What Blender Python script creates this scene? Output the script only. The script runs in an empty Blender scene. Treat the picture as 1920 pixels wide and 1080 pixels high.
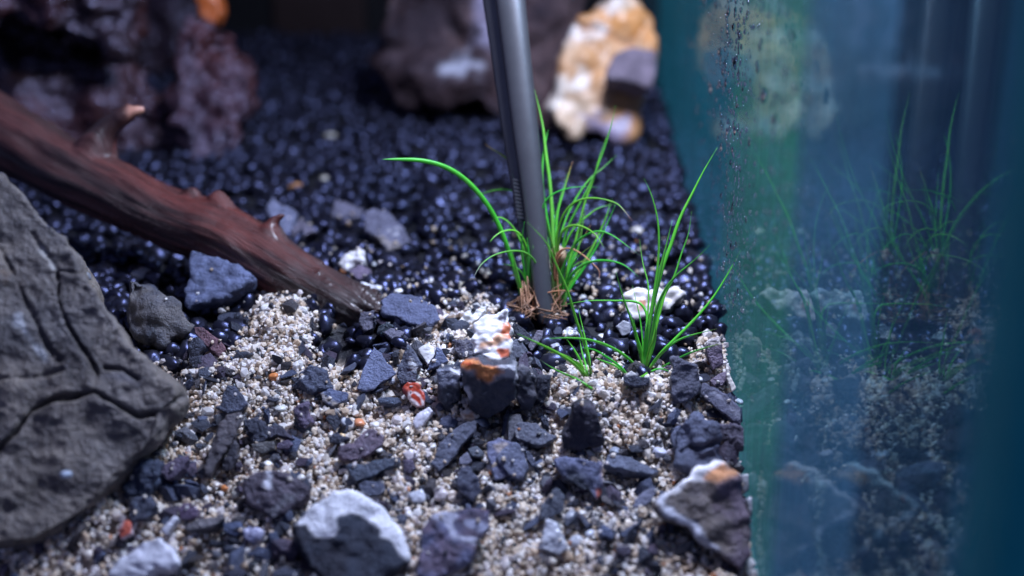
import bpy, bmesh, math, random, zlib
import numpy as np
from mathutils import Vector

random.seed(7)
RNG = np.random.default_rng(11)
SC = bpy.context.scene
COL = SC.collection
SC.unit_settings.system = 'METRIC'
SC.unit_settings.scale_length = 0.01          # one unit is one centimetre

# ------------------------------------------------------------------ camera
F_PX = 2667.0
PITCH = math.atan(0.375)
YAW = math.atan(0.03337 * math.cos(PITCH))
CAM = np.array([0.0, -21.5, 8.6])
FWD = np.array([-math.sin(YAW) * math.cos(PITCH), math.cos(YAW) * math.cos(PITCH), -math.sin(PITCH)])
RIGHT = np.array([math.cos(YAW), math.sin(YAW), 0.0])
UP = np.cross(RIGHT, FWD)

cam_data = bpy.data.cameras.new('camera')
cam = bpy.data.objects.new('camera', cam_data)
COL.objects.link(cam)
cam.location = CAM
cam.rotation_euler = (math.pi / 2 - PITCH, 0, YAW)
cam_data.sensor_width = 36
cam_data.lens = 36 * F_PX / 1920
cam_data.clip_start = 0.5
cam_data.clip_end = 500
cam_data.dof.use_dof = True
cam_data.dof.focus_distance = 21.8
cam_data.dof.aperture_fstop = 0.106
cam_data.dof.aperture_blades = 0
SC.camera = cam

# ------------------------------------------------------------------ light
world = bpy.data.worlds.new('World')
SC.world = world
world.use_nodes = True
bg = world.node_tree.nodes['Background']
bg.inputs['Color'].default_value = (0.30, 0.36, 0.80, 1)
bg.inputs['Strength'].default_value = 0.28


def area_lamp(name, loc, target, sx, sy, power, color):
    d = bpy.data.lights.new(name, 'AREA')
    d.shape = 'RECTANGLE'
    d.size = sx
    d.size_y = sy
    d.energy = power
    d.color = color
    o = bpy.data.objects.new(name, d)
    COL.objects.link(o)
    o.location = loc
    o.rotation_euler = (Vector(target) - Vector(loc)).to_track_quat('-Z', 'Y').to_euler()
    return o


area_lamp('aquarium_lamp', (3.2, 0.6, 14.0), (1.6, 1.2, 0), 6, 3.5, 10000, (0.72, 0.75, 1.0))
SC.view_settings.view_transform = 'Standard'
SC.view_settings.look = 'None'
SC.view_settings.exposure = 0.0
SC.view_settings.gamma = 1.0
SC.cycles.use_denoising = True
SC.cycles.max_bounces = 8
SC.cycles.transparent_max_bounces = 12
SC.cycles.caustics_reflective = False
SC.cycles.caustics_refractive = False

# ------------------------------------------------------------------ geometry helpers


def ray(px, py):
    d = FWD + RIGHT * ((px - 960) / F_PX) - UP * ((py - 540) / F_PX)
    return d                                   # CAM + d*z has depth z along the view axis


def at(px, py, z):
    return CAM + ray(px, py) * z


def project(P):
    P = np.asarray(P, float)
    q = P - CAM
    z = q @ FWD
    z = np.where(z < 0.3, 0.3, z)
    return np.stack([960 + F_PX * (q @ RIGHT) / z, 540 - F_PX * (q @ UP) / z], -1), z


def hash3(i, j, k):
    n = (i * 73856093) ^ (j * 19349663) ^ (k * 83492791)
    n = (n ^ (n >> 13)) * 1274126177
    n = n ^ (n >> 16)
    return (n & 0xffff) / 32767.5 - 1.0


def vnoise(p):
    p = np.asarray(p, float)
    i = np.floor(p).astype(np.int64)
    f = p - i
    u = f * f * f * (f * (f * 6 - 15) + 10)
    r = 0
    for a in (0, 1):
        for b in (0, 1):
            for c in (0, 1):
                w = (u[:, 0] if a else 1 - u[:, 0]) * (u[:, 1] if b else 1 - u[:, 1]) * (u[:, 2] if c else 1 - u[:, 2])
                r = r + w * hash3(i[:, 0] + a, i[:, 1] + b, i[:, 2] + c)
    return r


ROT = np.array([[0.00, 0.80, 0.60], [-0.80, 0.36, -0.48], [-0.60, -0.48, 0.64]])


def fbm(p, octaves=4, gain=0.5):
    r, a = 0, 1.0
    q = np.asarray(p, float) @ ROT
    for o in range(octaves):
        r = r + a * vnoise(q + 17.3 * o)
        a *= gain
        q = (q @ ROT) * 2.03
    return r


def seg_dist(P, pts):
    """distance of points P (n,2) to a polyline"""
    best = np.full(len(P), 1e9)
    for a, b in zip(pts[:-1], pts[1:]):
        a = np.array(a, float)
        b = np.array(b, float)
        ab = b - a
        t = np.clip(((P - a) @ ab) / max(ab @ ab, 1e-9), 0, 1)
        best = np.minimum(best, np.linalg.norm(P - (a + t[:, None] * ab), axis=1))
    return best


def inside(P, poly):
    x, y = P[:, 0], P[:, 1]
    r = np.zeros(len(P), bool)
    n = len(poly)
    for i in range(n):
        x0, y0 = poly[i]
        x1, y1 = poly[(i + 1) % n]
        c = ((y0 > y) != (y1 > y)) & (x < (x1 - x0) * (y - y0) / ((y1 - y0) or 1e-9) + x0)
        r ^= c
    return r


def sdist(P, poly):
    d = seg_dist(P, list(poly) + [poly[0]])
    return np.where(inside(P, poly), d, -d)


# ------------------------------------------------------------------ ground profile (from the line where the ground meets the side pane)
def plane_hit(px, py, P, n):
    d = ray(px, py)
    return CAM + d * (((P - CAM) @ n) / (d @ n))


_d = ray(1365, 632)
XG = float((CAM + _d * (CAM[2] / -_d[2]))[0])   # inner face of the side pane
_prof = []
for q in [(1432, 1080), (1424, 1000), (1413, 915), (1402, 830), (1386, 740), (1365, 632), (1338, 520), (1288, 350), (1248, 190)]:
    h = plane_hit(q[0], q[1], np.array([XG, 0, 0]), np.array([1.0, 0, 0]))
    _prof.append((h[1], h[2]))
_py = np.array([-9.0] + [-6.5, -5.0, -3.5, -2.0, -0.9, 0.1, 3.0, 6.0, 10.0, 24.0])
_pz = np.array([-2.9] + [-2.15, -1.6, -1.02, -0.45, -0.12, 0.0, 0.0, 0.05, 0.1, 0.25])
PROFILE = _prof


def smooth_h(y):
    return np.interp(y, _py, _pz)


MOUNDS = []                                     # x, y, sx, sy, height


def ground_h(x, y):
    x = np.asarray(x, float)
    y = np.asarray(y, float)
    h = smooth_h(y)
    for mx, my, sx, sy, mh in MOUNDS:
        h = h + mh * np.exp(-((x - mx) / sx) ** 2 - ((y - my) / sy) ** 2)
    p = np.stack([x * 0.9, y * 0.9, np.zeros_like(x)], -1).reshape(-1, 3)
    h = h + 0.07 * vnoise(p).reshape(h.shape)
    return h


def hit(px, py):
    """where the view ray of a photo pixel meets the ground"""
    d = ray(px, py)
    z = 12.0
    prev = z
    while z < 70:
        P = CAM + d * z
        if P[2] < float(ground_h(np.array([P[0]]), np.array([P[1]]))[0]):
            lo, hi = prev, z
            for _ in range(14):
                m = (lo + hi) / 2
                P = CAM + d * m
                if P[2] < float(ground_h(np.array([P[0]]), np.array([P[1]]))[0]):
                    hi = m
                else:
                    lo = m
            return CAM + d * hi
        prev = z
        z += 0.15
    return CAM + d * 45


def mound(px, py, sx, sy, mh):
    P = hit(px, py)
    MOUNDS.append((P[0], P[1], sx, sy, mh))


for m in [(1140, 770, 0.9, 0.7, 0.28), (1230, 760, 0.6, 0.6, 0.22), (1060, 740, 0.5, 0.5, 0.18), (520, 700, 0.7, 0.6, 0.22),
          (540, 610, 0.5, 0.8, 0.30), (760, 770, 1.0, 0.7, 0.10), (380, 760, 0.5, 0.6, 0.22), (1200, 900, 0.8, 0.6, -0.12),
          (760, 660, 1.5, 0.6, 0.12), (880, 870, 0.8, 0.5, -0.12), (620, 640, 0.5, 0.4, -0.2), (265, 915, 0.6, 0.5, 0.36), (190, 1000, 0.8, 0.5, 0.40), (60, 1065, 0.9, 0.5, 0.35)]:
    mound(*m)

SAND_PX = [(-80, 900), (250, 690), (400, 675), (440, 660), (470, 545), (530, 520), (615, 600), (575, 640), (610, 688), (690, 690), (770, 640),
           (840, 585), (905, 555), (950, 590), (985, 680), (1030, 700), (1090, 680), (1150, 665), (1190, 705), (1250, 690), (1330, 640), (1400, 640),
           (1520, 1300), (-80, 1300)]


def sand_depth(x, y, z):
    P, _ = project(np.stack([x, y, z], -1))
    return sdist(P, SAND_PX)


# ------------------------------------------------------------------ object helpers
def set_color(me, c):
    a = me.attributes.get('col') or me.attributes.new('col', 'FLOAT_COLOR', 'POINT')
    c = np.clip(np.asarray(c, np.float32), 0, 1)
    rgba = np.ones((len(me.vertices), 4), np.float32)
    rgba[:, :3] = c
    a.data.foreach_set('color', rgba.ravel())


def mesh_np(name, V, faces, col=None, mat=None, smooth=True):
    me = bpy.data.meshes.new(name)
    V = np.asarray(V, np.float32)
    faces = np.asarray(faces, np.int32)
    k = faces.shape[1]
    me.vertices.add(len(V))
    me.vertices.foreach_set('co', V.ravel())
    me.loops.add(faces.size)
    me.loops.foreach_set('vertex_index', faces.ravel())
    me.polygons.add(len(faces))
    me.polygons.foreach_set('loop_start', np.arange(0, faces.size, k, dtype=np.int32))
    me.polygons.foreach_set('loop_total', np.full(len(faces), k, np.int32))
    me.polygons.foreach_set('use_smooth', np.full(len(faces), smooth, bool))
    me.update(calc_edges=True)
    if col is not None:
        set_color(me, col)
    if mat:
        me.materials.append(mat)
    return me


def link(name, me, parent=None, loc=None):
    o = bpy.data.objects.new(name, me)
    COL.objects.link(o)
    if parent:
        o.parent = parent
    if loc is not None:
        o.location = loc
    return o


def tag(o, label=None, cat=None, group=None, kind=None):
    for k, v in (('label', label), ('category', cat), ('group', group), ('kind', kind)):
        if v:
            o[k] = v
    return o


def bm_mesh(name, bm, mat=None, smooth=False):
    me = bpy.data.meshes.new(name)
    bm.to_mesh(me)
    bm.free()
    me.polygons.foreach_set('use_smooth', np.full(len(me.polygons), smooth, bool))
    if mat:
        me.materials.append(mat)
    return me


def box_mesh(name, lo, hi, mat, bevel=0.0):
    bm = bmesh.new()
    bmesh.ops.create_cube(bm, size=1)
    for v in bm.verts:
        for i in range(3):
            v.co[i] = lo[i] + (v.co[i] + 0.5) * (hi[i] - lo[i])
    if bevel:
        bmesh.ops.bevel(bm, geom=list(bm.edges), offset=bevel, segments=2, affect='EDGES')
    return bm_mesh(name, bm, mat)


def ico(sub):
    bm = bmesh.new()
    bmesh.ops.create_icosphere(bm, subdivisions=sub, radius=1)
    V = np.array([v.co[:] for v in bm.verts])
    Fc = np.array([[v.index for v in f.verts] for f in bm.faces])
    bm.free()
    return V, Fc


ICO1, ICO2, ICO3 = ico(1), ico(2), ico(3)


def rand_rot(n):
    q = RNG.normal(size=(n, 4))
    q /= np.linalg.norm(q, axis=1)[:, None]
    w, x, y, z = q.T
    return np.stack([np.stack([1 - 2 * (y * y + z * z), 2 * (x * y - z * w), 2 * (x * z + y * w)], -1),
                     np.stack([2 * (x * y + z * w), 1 - 2 * (x * x + z * z), 2 * (y * z - x * w)], -1),
                     np.stack([2 * (x * z - y * w), 2 * (y * z + x * w), 1 - 2 * (x * x + y * y)], -1)], 1)


def grains(name, base, pos, rad, colors, mat, jitter, squash, smooth):
    """many loose grains as one stuff mesh"""
    V0, F0 = base
    n, k = len(pos), len(V0)
    protos = []
    for i in range(16):
        nz = fbm(V0 * 1.1 + 31.7 * i, 2)
        protos.append(V0 * (1 + jitter * nz)[:, None])
    protos = np.array(protos)
    pick = RNG.integers(0, 16, n)
    P = protos[pick] * RNG.uniform(squash, 1.15, (n, 1, 3))
    R = rand_rot(n)
    P = np.einsum('nij,nkj->nki', R, P) * rad[:, None, None] + pos[:, None, :]
    Fc = (F0[None] + (np.arange(n) * k)[:, None, None]).reshape(-1, 3)
    C = np.repeat(colors, k, axis=0)
    return link(name, mesh_np(name, P.reshape(-1, 3), Fc, C, mat, smooth))


# ------------------------------------------------------------------ materials
def nodes_of(name):
    m = bpy.data.materials.new(name)
    m.use_nodes = True
    nt = m.node_tree
    return m, nt, nt.nodes['Principled BSDF'], nt.nodes['Material Output']


def N(nt, typ, **kw):
    n = nt.nodes.new(typ)
    for k, v in kw.items():
        if k in n.inputs:
            n.inputs[k].default_value = v
        else:
            setattr(n, k, v)
    return n


def mineral(name, rough=0.4, rough_var=0.2, fine=14, fine_str=0.35, coarse=4, var=0.35, sss=0.0, spec=0.5, coat=0.0, bump_d=0.03, use_col=True, base=(0.5, 0.5, 0.5), metallic=0.0, tint=None):
    m, nt, b, out = nodes_of(name)
    L = nt.links.new
    tc = N(nt, 'ShaderNodeTexCoord')
    n1 = N(nt, 'ShaderNodeTexNoise', Scale=coarse, Detail=6.0, Roughness=0.6)
    n2 = N(nt, 'ShaderNodeTexNoise', Scale=fine, Detail=4.0, Roughness=0.65)
    L(tc.outputs['Object'], n1.inputs['Vector'])
    L(tc.outputs['Object'], n2.inputs['Vector'])
    r = N(nt, 'ShaderNodeMapRange')
    r.inputs['From Min'].default_value = 0.3
    r.inputs['From Max'].default_value = 0.7
    r.inputs['To Min'].default_value = 1 - var
    r.inputs['To Max'].default_value = 1 + var
    L(n1.outputs['Fac'], r.inputs['Value'])
    if use_col:
        at_ = N(nt, 'ShaderNodeAttribute', attribute_name='col')
        src = at_.outputs['Color']
    else:
        c = N(nt, 'ShaderNodeRGB')
        c.outputs[0].default_value = (*base, 1)
        src = c.outputs[0]
    mul = N(nt, 'ShaderNodeVectorMath', operation='SCALE')
    L(src, mul.inputs[0])
    L(r.outputs['Result'], mul.inputs['Scale'])
    L(mul.outputs['Vector'], b.inputs['Base Color'])
    rr = N(nt, 'ShaderNodeMapRange')
    rr.inputs['To Min'].default_value = max(0.03, rough - rough_var)
    rr.inputs['To Max'].default_value = rough + rough_var
    L(n2.outputs['Fac'], rr.inputs['Value'])
    L(rr.outputs['Result'], b.inputs['Roughness'])
    bp = N(nt, 'ShaderNodeBump', Strength=fine_str, Distance=bump_d)
    L(n2.outputs['Fac'], bp.inputs['Height'])
    L(bp.outputs['Normal'], b.inputs['Normal'])
    b.inputs['Specular IOR Level'].default_value = spec
    b.inputs['Coat Weight'].default_value = coat
    b.inputs['Coat Roughness'].default_value = 0.12
    b.inputs['Metallic'].default_value = metallic
    if tint:
        b.inputs['Specular Tint'].default_value = (*tint, 1)
    if sss:
        b.inputs['Subsurface Weight'].default_value = sss
        b.inputs['Subsurface Radius'].default_value = (0.09, 0.07, 0.06)
        b.inputs['Subsurface Scale'].default_value = 1.0
    return m


M = {}
M['slate'] = mineral('slate', rough=0.42, fine=24, fine_str=1.0, coarse=5, var=0.3, spec=0.5, bump_d=0.05, tint=(0.7, 0.75, 1.0))
M['wetstone'] = mineral('wet_stone', rough=0.24, fine=4, fine_str=1.0, coarse=2, var=0.4, spec=1.0, bump_d=0.14, tint=(0.72, 0.68, 1.0))
M['boulder'] = mineral('boulder_stone', rough=0.42, fine=15, fine_str=1.0, coarse=2.2, var=0.45, spec=0.4, bump_d=0.06, tint=(0.7, 0.7, 1.0))
M['quartz'] = mineral('quartz', rough=0.4, fine=16, fine_str=0.2, coarse=4, var=0.12, spec=0.5, bump_d=0.03)
M['pebble'] = mineral('pebble_stone', rough=0.3, fine=20, fine_str=0.25, coarse=8, var=0.15, spec=0.5, bump_d=0.02)
M['soil'] = mineral('soil_granule', rough=0.34, rough_var=0.10, fine=7, fine_str=0.22, coarse=6, var=0.3, spec=0.75, bump_d=0.04, tint=(0.46, 0.51, 1.0))
M['sand'] = mineral('sand_grain', rough=0.38, rough_var=0.2, fine=30, fine_str=0.2, coarse=12, var=0.15, spec=0.45, bump_d=0.01)
M['ground'] = mineral('ground_dark', rough=0.6, fine=10, fine_str=0.8, coarse=3, var=0.4, spec=0.3, bump_d=0.06)
M['leaf'] = mineral('grass_leaf', rough=0.34, rough_var=0.08, fine=30, fine_str=0.12, coarse=5, var=0.15, spec=0.5, bump_d=0.01)
M['root'] = mineral('dry_root', rough=0.5, fine=30, fine_str=0.4, coarse=8, var=0.3, spec=0.4, bump_d=0.01)
M['steel'] = mineral('dark_steel', rough=0.30, rough_var=0.04, fine=40, fine_str=0.02, coarse=3, var=0.08, spec=0.5, bump_d=0.005, use_col=False, base=(0.15, 0.15, 0.16), metallic=0.75)



def translucent(key, amount):
    nt = M[key].node_tree
    b = nt.nodes['Principled BSDF']
    tr = N(nt, 'ShaderNodeBsdfTranslucent')
    mx = N(nt, 'ShaderNodeMixShader')
    mx.inputs[0].default_value = amount
    attr = [n for n in nt.nodes if n.type == 'ATTRIBUTE'][0]
    nt.links.new(attr.outputs['Color'], tr.inputs['Color'])
    nt.links.new(b.outputs[0], mx.inputs[1])
    nt.links.new(tr.outputs[0], mx.inputs[2])
    nt.links.new(mx.outputs[0], nt.nodes['Material Output'].inputs[0])


translucent('leaf', 0.3)
translucent('sand', 0.36)

# wood
_m, _nt, _b, _o = nodes_of('driftwood')
_at = N(_nt, 'ShaderNodeAttribute', attribute_name='col')
_tc = N(_nt, 'ShaderNodeAttribute', attribute_name='grain')
_n = N(_nt, 'ShaderNodeTexNoise', Scale=1.6, Detail=9.0, Roughness=0.72)
_nt.links.new(_tc.outputs['Vector'], _n.inputs['Vector'])
_r = N(_nt, 'ShaderNodeMapRange')
for k, v in (('From Min', 0.3), ('From Max', 0.7), ('To Min', 0.5), ('To Max', 1.5)):
    _r.inputs[k].default_value = v
_nt.links.new(_n.outputs['Fac'], _r.inputs['Value'])
_s = N(_nt, 'ShaderNodeVectorMath', operation='SCALE')
_nt.links.new(_at.outputs['Color'], _s.inputs[0])
_nt.links.new(_r.outputs['Result'], _s.inputs['Scale'])
_nt.links.new(_s.outputs['Vector'], _b.inputs['Base Color'])
_bp = N(_nt, 'ShaderNodeBump', Strength=0.9, Distance=0.06)
_nt.links.new(_n.outputs['Fac'], _bp.inputs['Height'])
_nt.links.new(_bp.outputs['Normal'], _b.inputs['Normal'])
_b.inputs['Roughness'].default_value = 0.38
_b.inputs['Coat Weight'].default_value = 0.3
_b.inputs['Coat Roughness'].default_value = 0.22
M['wood'] = _m


def plain(name, col, rough=0.6, noise=0.2, scale=0.6):
    return mineral(name, rough=rough, rough_var=0.1, fine=8, fine_str=0.1, coarse=scale, var=noise, use_col=False, base=col, spec=0.3)


# side pane: thin wet, slightly filmed glass
_m, _nt, _b, _o = nodes_of('side_glass')
_nt.nodes.remove(_b)
L = _nt.links.new
_tr = N(_nt, 'ShaderNodeBsdfTransparent')
_tr.inputs['Color'].default_value = (0.80, 0.93, 0.96, 1)
_gl = N(_nt, 'ShaderNodeBsdfGlossy')
_gl.inputs['Roughness'].default_value = 0.015
_gl.inputs['Color'].default_value = (0.72, 0.92, 0.95, 1)
_fr = N(_nt, 'ShaderNodeFresnel', IOR=1.5)
_geo = N(_nt, 'ShaderNodeNewGeometry')
_mx = N(_nt, 'ShaderNodeMixShader')
_half = N(_nt, 'ShaderNodeMath', operation='MULTIPLY')
_half.inputs[1].default_value = 0.37
L(_fr.outputs[0], _half.inputs[0])
L(_half.outputs[0], _mx.inputs[0])
L(_tr.outputs[0], _mx.inputs[1])
L(_gl.outputs[0], _mx.inputs[2])
_df = N(_nt, 'ShaderNodeBsdfDiffuse')
_df.inputs['Color'].default_value = (0.17, 0.36, 0.40, 1)
_tc = N(_nt, 'ShaderNodeTexCoord')
_mp = N(_nt, 'ShaderNodeMapping')
_mp.inputs['Scale'].default_value = (1, 0.75, 0.16)
L(_tc.outputs['Object'], _mp.inputs['Vector'])
_n = N(_nt, 'ShaderNodeTexNoise', Scale=1.4, Detail=8.0, Roughness=0.7)
L(_mp.outputs['Vector'], _n.inputs['Vector'])
_r = N(_nt, 'ShaderNodeMapRange')
for k, v in (('From Min', 0.38), ('From Max', 0.66), ('To Min', 0.05), ('To Max', 0.34)):
    _r.inputs[k].default_value = v
L(_n.outputs['Fac'], _r.inputs['Value'])
_mx2 = N(_nt, 'ShaderNodeMixShader')
L(_r.outputs['Result'], _mx2.inputs[0])
L(_mx.outputs[0], _mx2.inputs[1])
L(_df.outputs[0], _mx2.inputs[2])
L(_mx2.outputs[0], _o.inputs[0])
M['glass'] = _m

_m, _nt, _b, _o = nodes_of('water_drop')
_b.inputs['Base Color'].default_value = (0.8, 0.92, 1, 1)
_b.inputs['Transmission Weight'].default_value = 1.0
_b.inputs['IOR'].default_value = 1.33
_b.inputs['Roughness'].default_value = 0.03
M['water'] = _m

# ------------------------------------------------------------------ setting: ground, back wall, room beyond the pane
gx = np.arange(-20, XG - 0.004, 0.12)
gy = np.concatenate([np.arange(-9, 4, 0.1), np.arange(4, 23.9, 0.25)])
GX, GY = np.meshgrid(gx, gy)
GZ = ground_h(GX, GY) - 0.11
V = np.stack([GX, GY, GZ], -1).reshape(-1, 3)
nx, ny = len(gx), len(gy)
idx = np.arange(nx * ny).reshape(ny, nx)
FQ = np.stack([idx[:-1, :-1], idx[:-1, 1:], idx[1:, 1:], idx[1:, :-1]], -1).reshape(-1, 4)
sd = sand_depth(V[:, 0], V[:, 1], V[:, 2])
w = np.clip((sd + 12 + 20 * vnoise(V * 2.0)) / 24, 0, 1)[:, None]
c = (1 - w) * np.array([0.012, 0.012, 0.016]) + w * np.array([0.45, 0.36, 0.29])
tag(link('ground', mesh_np('ground', V, FQ, c, M['ground'])), 'dark soil and sand bed under the loose grains', 'ground', kind='structure')

wall_black = plain('back_black', (0.004, 0.004, 0.006), 0.5)
wall_brown = plain('back_brown', (0.022, 0.012, 0.012), 0.5)
tag(link('back_wall', box_mesh('back_wall', (-30, 24.0, -3), (XG + 0.5, 24.4, 26), wall_black)), kind='structure')
for x0, x1 in ((-9.0, -6.1), (-3.6, 0.5)):
    tag(link('back_wall_panel', box_mesh('back_wall_panel', (x0, 23.7, -2), (x1, 23.996, 24), wall_brown, 0.02)), kind='structure')

# the dim room seen through the side pane
room = [(3.2, 6.4, (0.06, 0.50, 0.50)), (6.4, 9.0, (0.20, 0.74, 0.36)), (9.0, 12.2, (0.20, 0.42, 0.55)),
        (12.2, 16.2, (0.02, 0.025, 0.07)), (16.2, 26.0, (0.06, 0.14, 0.25))]
for i, (x0, x1, cc) in enumerate(room):
    if x0 < XG + 0.6:
        x0 = XG + 0.7
    tag(link('room_backdrop', box_mesh('room_backdrop', (x0 + 0.003, 29.5 + 0.01 * i, -40), (x1 - 0.003, 30, 26), plain('room_tone', cc, 0.8, 0.3, 0.25))), kind='structure')

# ------------------------------------------------------------------ side pane
PANE_Y0 = CAM[1] + 8.6
pane = bpy.data.objects.new('glass_pane', None)
COL.objects.link(pane)
pane.location = (XG, 5, -3)
tag(pane, 'upright wet side pane of the tank, mirroring grass and stones', 'glass pane')
g = link('glass_sheet', box_mesh('glass_sheet', (0, PANE_Y0 - 5, 0), (0.4, 18.99, 20), M['glass']), pane)
link('polished_edge', box_mesh('polished_edge', (-0.02, PANE_Y0 - 5.9, 0), (0.9, PANE_Y0 - 5 - 0.003, 20), plain('edge_teal', (0.002, 0.25, 0.27), 0.7), 0.05), pane)


def drop_mesh(name, py, pz, ry, rz, bulge):
    V0, F0 = ICO2
    V = V0.copy()
    V[:, 0] = -np.clip(-V[:, 0], 0, 1) * bulge
    keep = V
    keep[:, 1] *= ry
    keep[:, 2] = keep[:, 2] * rz * (1 + 0.25 * np.clip(-V0[:, 2], 0, 1))
    keep[:, 1] *= 1 + 0.15 * vnoise(V0 * 2 + py)
    return keep, F0


ZD = 3.6
drops = [(525, 80, 35), (560, 180, 36), (520, 215, 30), (602, 235, 46), (465, 350, 42), (575, 420, 62), (490, 480, 42), (740, 320, 34), (765, 640, 80),
         (725, 465, 40), (675, 545, 26), (915, 490, 46), (960, 230, 60), (975, 600, 50), (1070, 660, 56), (840, 800, 60), (520, 890, 42), (572, 880, 46),
         (585, 710, 30), (480, 990, 40), (555, 1010, 34), (670, 960, 44), (370, 10, 40), (445, 30, 36), (410, 600, 50), (320, 715, 22), (1150, 340, 60), (600, 560, 22), (510, 560, 40)]
for (zx, zy, hh) in drops:
    px, py = 1220 + zx / ZD, zy / ZD
    P = plane_hit(px, py, np.array([XG, 0, 0]), np.array([1.0, 0, 0]))
    z = (P - CAM) @ FWD
    rz = hh / ZD * z / F_PX * 0.55
    rz *= 1.25
    V, F0 = drop_mesh('d', P[1], P[2], rz * random.uniform(0.7, 1.0), rz, rz * 0.5)
    o = link('water_drop', mesh_np('water_drop', V, F0, None, M['water']), None, (XG - 0.002, P[1], P[2]))
    where = 'near its top' if py < 40 else 'over the mirrored cream rock' if py < 170 else 'below the mirrored mauve stone' if py < 215 else 'near the tallest blade'
    size = 'large' if hh >= 56 else 'small' if hh <= 34 else 'medium'
    side = 'farther from' if px > 1400 else 'close to'
    tag(o, '%s water drop on the glass %s, %s the gravel edge' % (size, where, side), 'water drop', 'water drops on the glass pane')
Vs, Fs, n0 = [], [], 0
for i in range(1500):
    u = random.random()
    if u < 0.4:
        px, py = random.gauss(1372, 18), random.uniform(-30, 620)
    elif u < 0.85:
        px, py = random.gauss(1390, 75), random.uniform(-30, 520)
    else:
        px, py = random.uniform(1300, 1640), random.uniform(-30, 900)
    P = plane_hit(px, py, np.array([XG, 0, 0]), np.array([1.0, 0, 0]))
    if P[1] > 22 or px < 1262 + 0.16 * py:
        continue
    z = (P - CAM) @ FWD
    rz = random.choice([3, 4, 5, 6, 8, 11]) * z / F_PX * 0.6
    V0, F0 = ICO1
    V = V0.copy()
    V[:, 0] = -np.clip(-V[:, 0], 0, 1) * rz * 0.5
    V[:, 1] *= rz * 0.8
    V[:, 2] *= rz
    Vs.append(V + np.array([XG - 0.002, P[1], P[2]]))
    Fs.append(F0 + n0)
    n0 += len(V0)
tag(link('fine_droplets', mesh_np('fine_droplets', np.concatenate(Vs), np.concatenate(Fs), None, M['water'])),
    'fine mist of droplets beading on the upright glass pane', 'droplets', kind='stuff')

# ------------------------------------------------------------------ stones
FR = {'A': (220, 460, 4.5), 'B': (340, 660, 4.5), 'C': (600, 540, 4.5), 'D': (560, 700, 4.5), 'E': (800, 560, 4.5), 'F': (780, 740, 4.153), 'G': (1080, 620, 3.858),
      'H': (1020, 800, 3.857), 'I': (200, 840, 4.5), 'J': (540, 860, 4.8), 'K': (0, 320, 2.25), 'L': (0, 0, 3.375), 'M': (420, 340, 3.84), 'N': (700, 0, 3.273),
      'O': (960, 480, 3.857), 'S': (880, 560, 2.077), 'Q': (0, 540, 2.0), 'R': (680, 160, 1.8), 'P': (0, 0, 1.0)}


def fr(f, pts):
    ox, oy, s = FR[f]
    return [(ox + q[0] / s, oy + q[1] / s) + tuple(q[2:]) for q in pts]


TOPS = []                                       # surface samples of stones for the grains that lie on them


def remesh(V, Fc_list, voxel):
    me = bpy.data.meshes.new('tmp')
    me.from_pydata([tuple(v) for v in V], [], Fc_list)
    me.update()
    o = bpy.data.objects.new('tmp', me)
    COL.objects.link(o)
    md = o.modifiers.new('r', 'REMESH')
    md.mode = 'VOXEL'
    md.voxel_size = voxel
    dg = bpy.context.evaluated_depsgraph_get()
    ev = o.evaluated_get(dg)
    m2 = bpy.data.meshes.new_from_object(ev)
    bpy.data.objects.remove(o)
    bpy.data.meshes.remove(me)
    n = len(m2.vertices)
    VV = np.zeros(n * 3)
    m2.vertices.foreach_get('co', VV)
    NN = np.zeros(n * 3)
    m2.vertices.foreach_get('normal', NN)
    FF = np.zeros(len(m2.polygons) * 4, np.int32)
    m2.loops.foreach_get('vertex_index', FF)
    bpy.data.meshes.remove(m2)
    return VV.reshape(-1, 3), NN.reshape(-1, 3), FF.reshape(-1, 4)


SEEDS = {'block_stone': 3}


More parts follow.
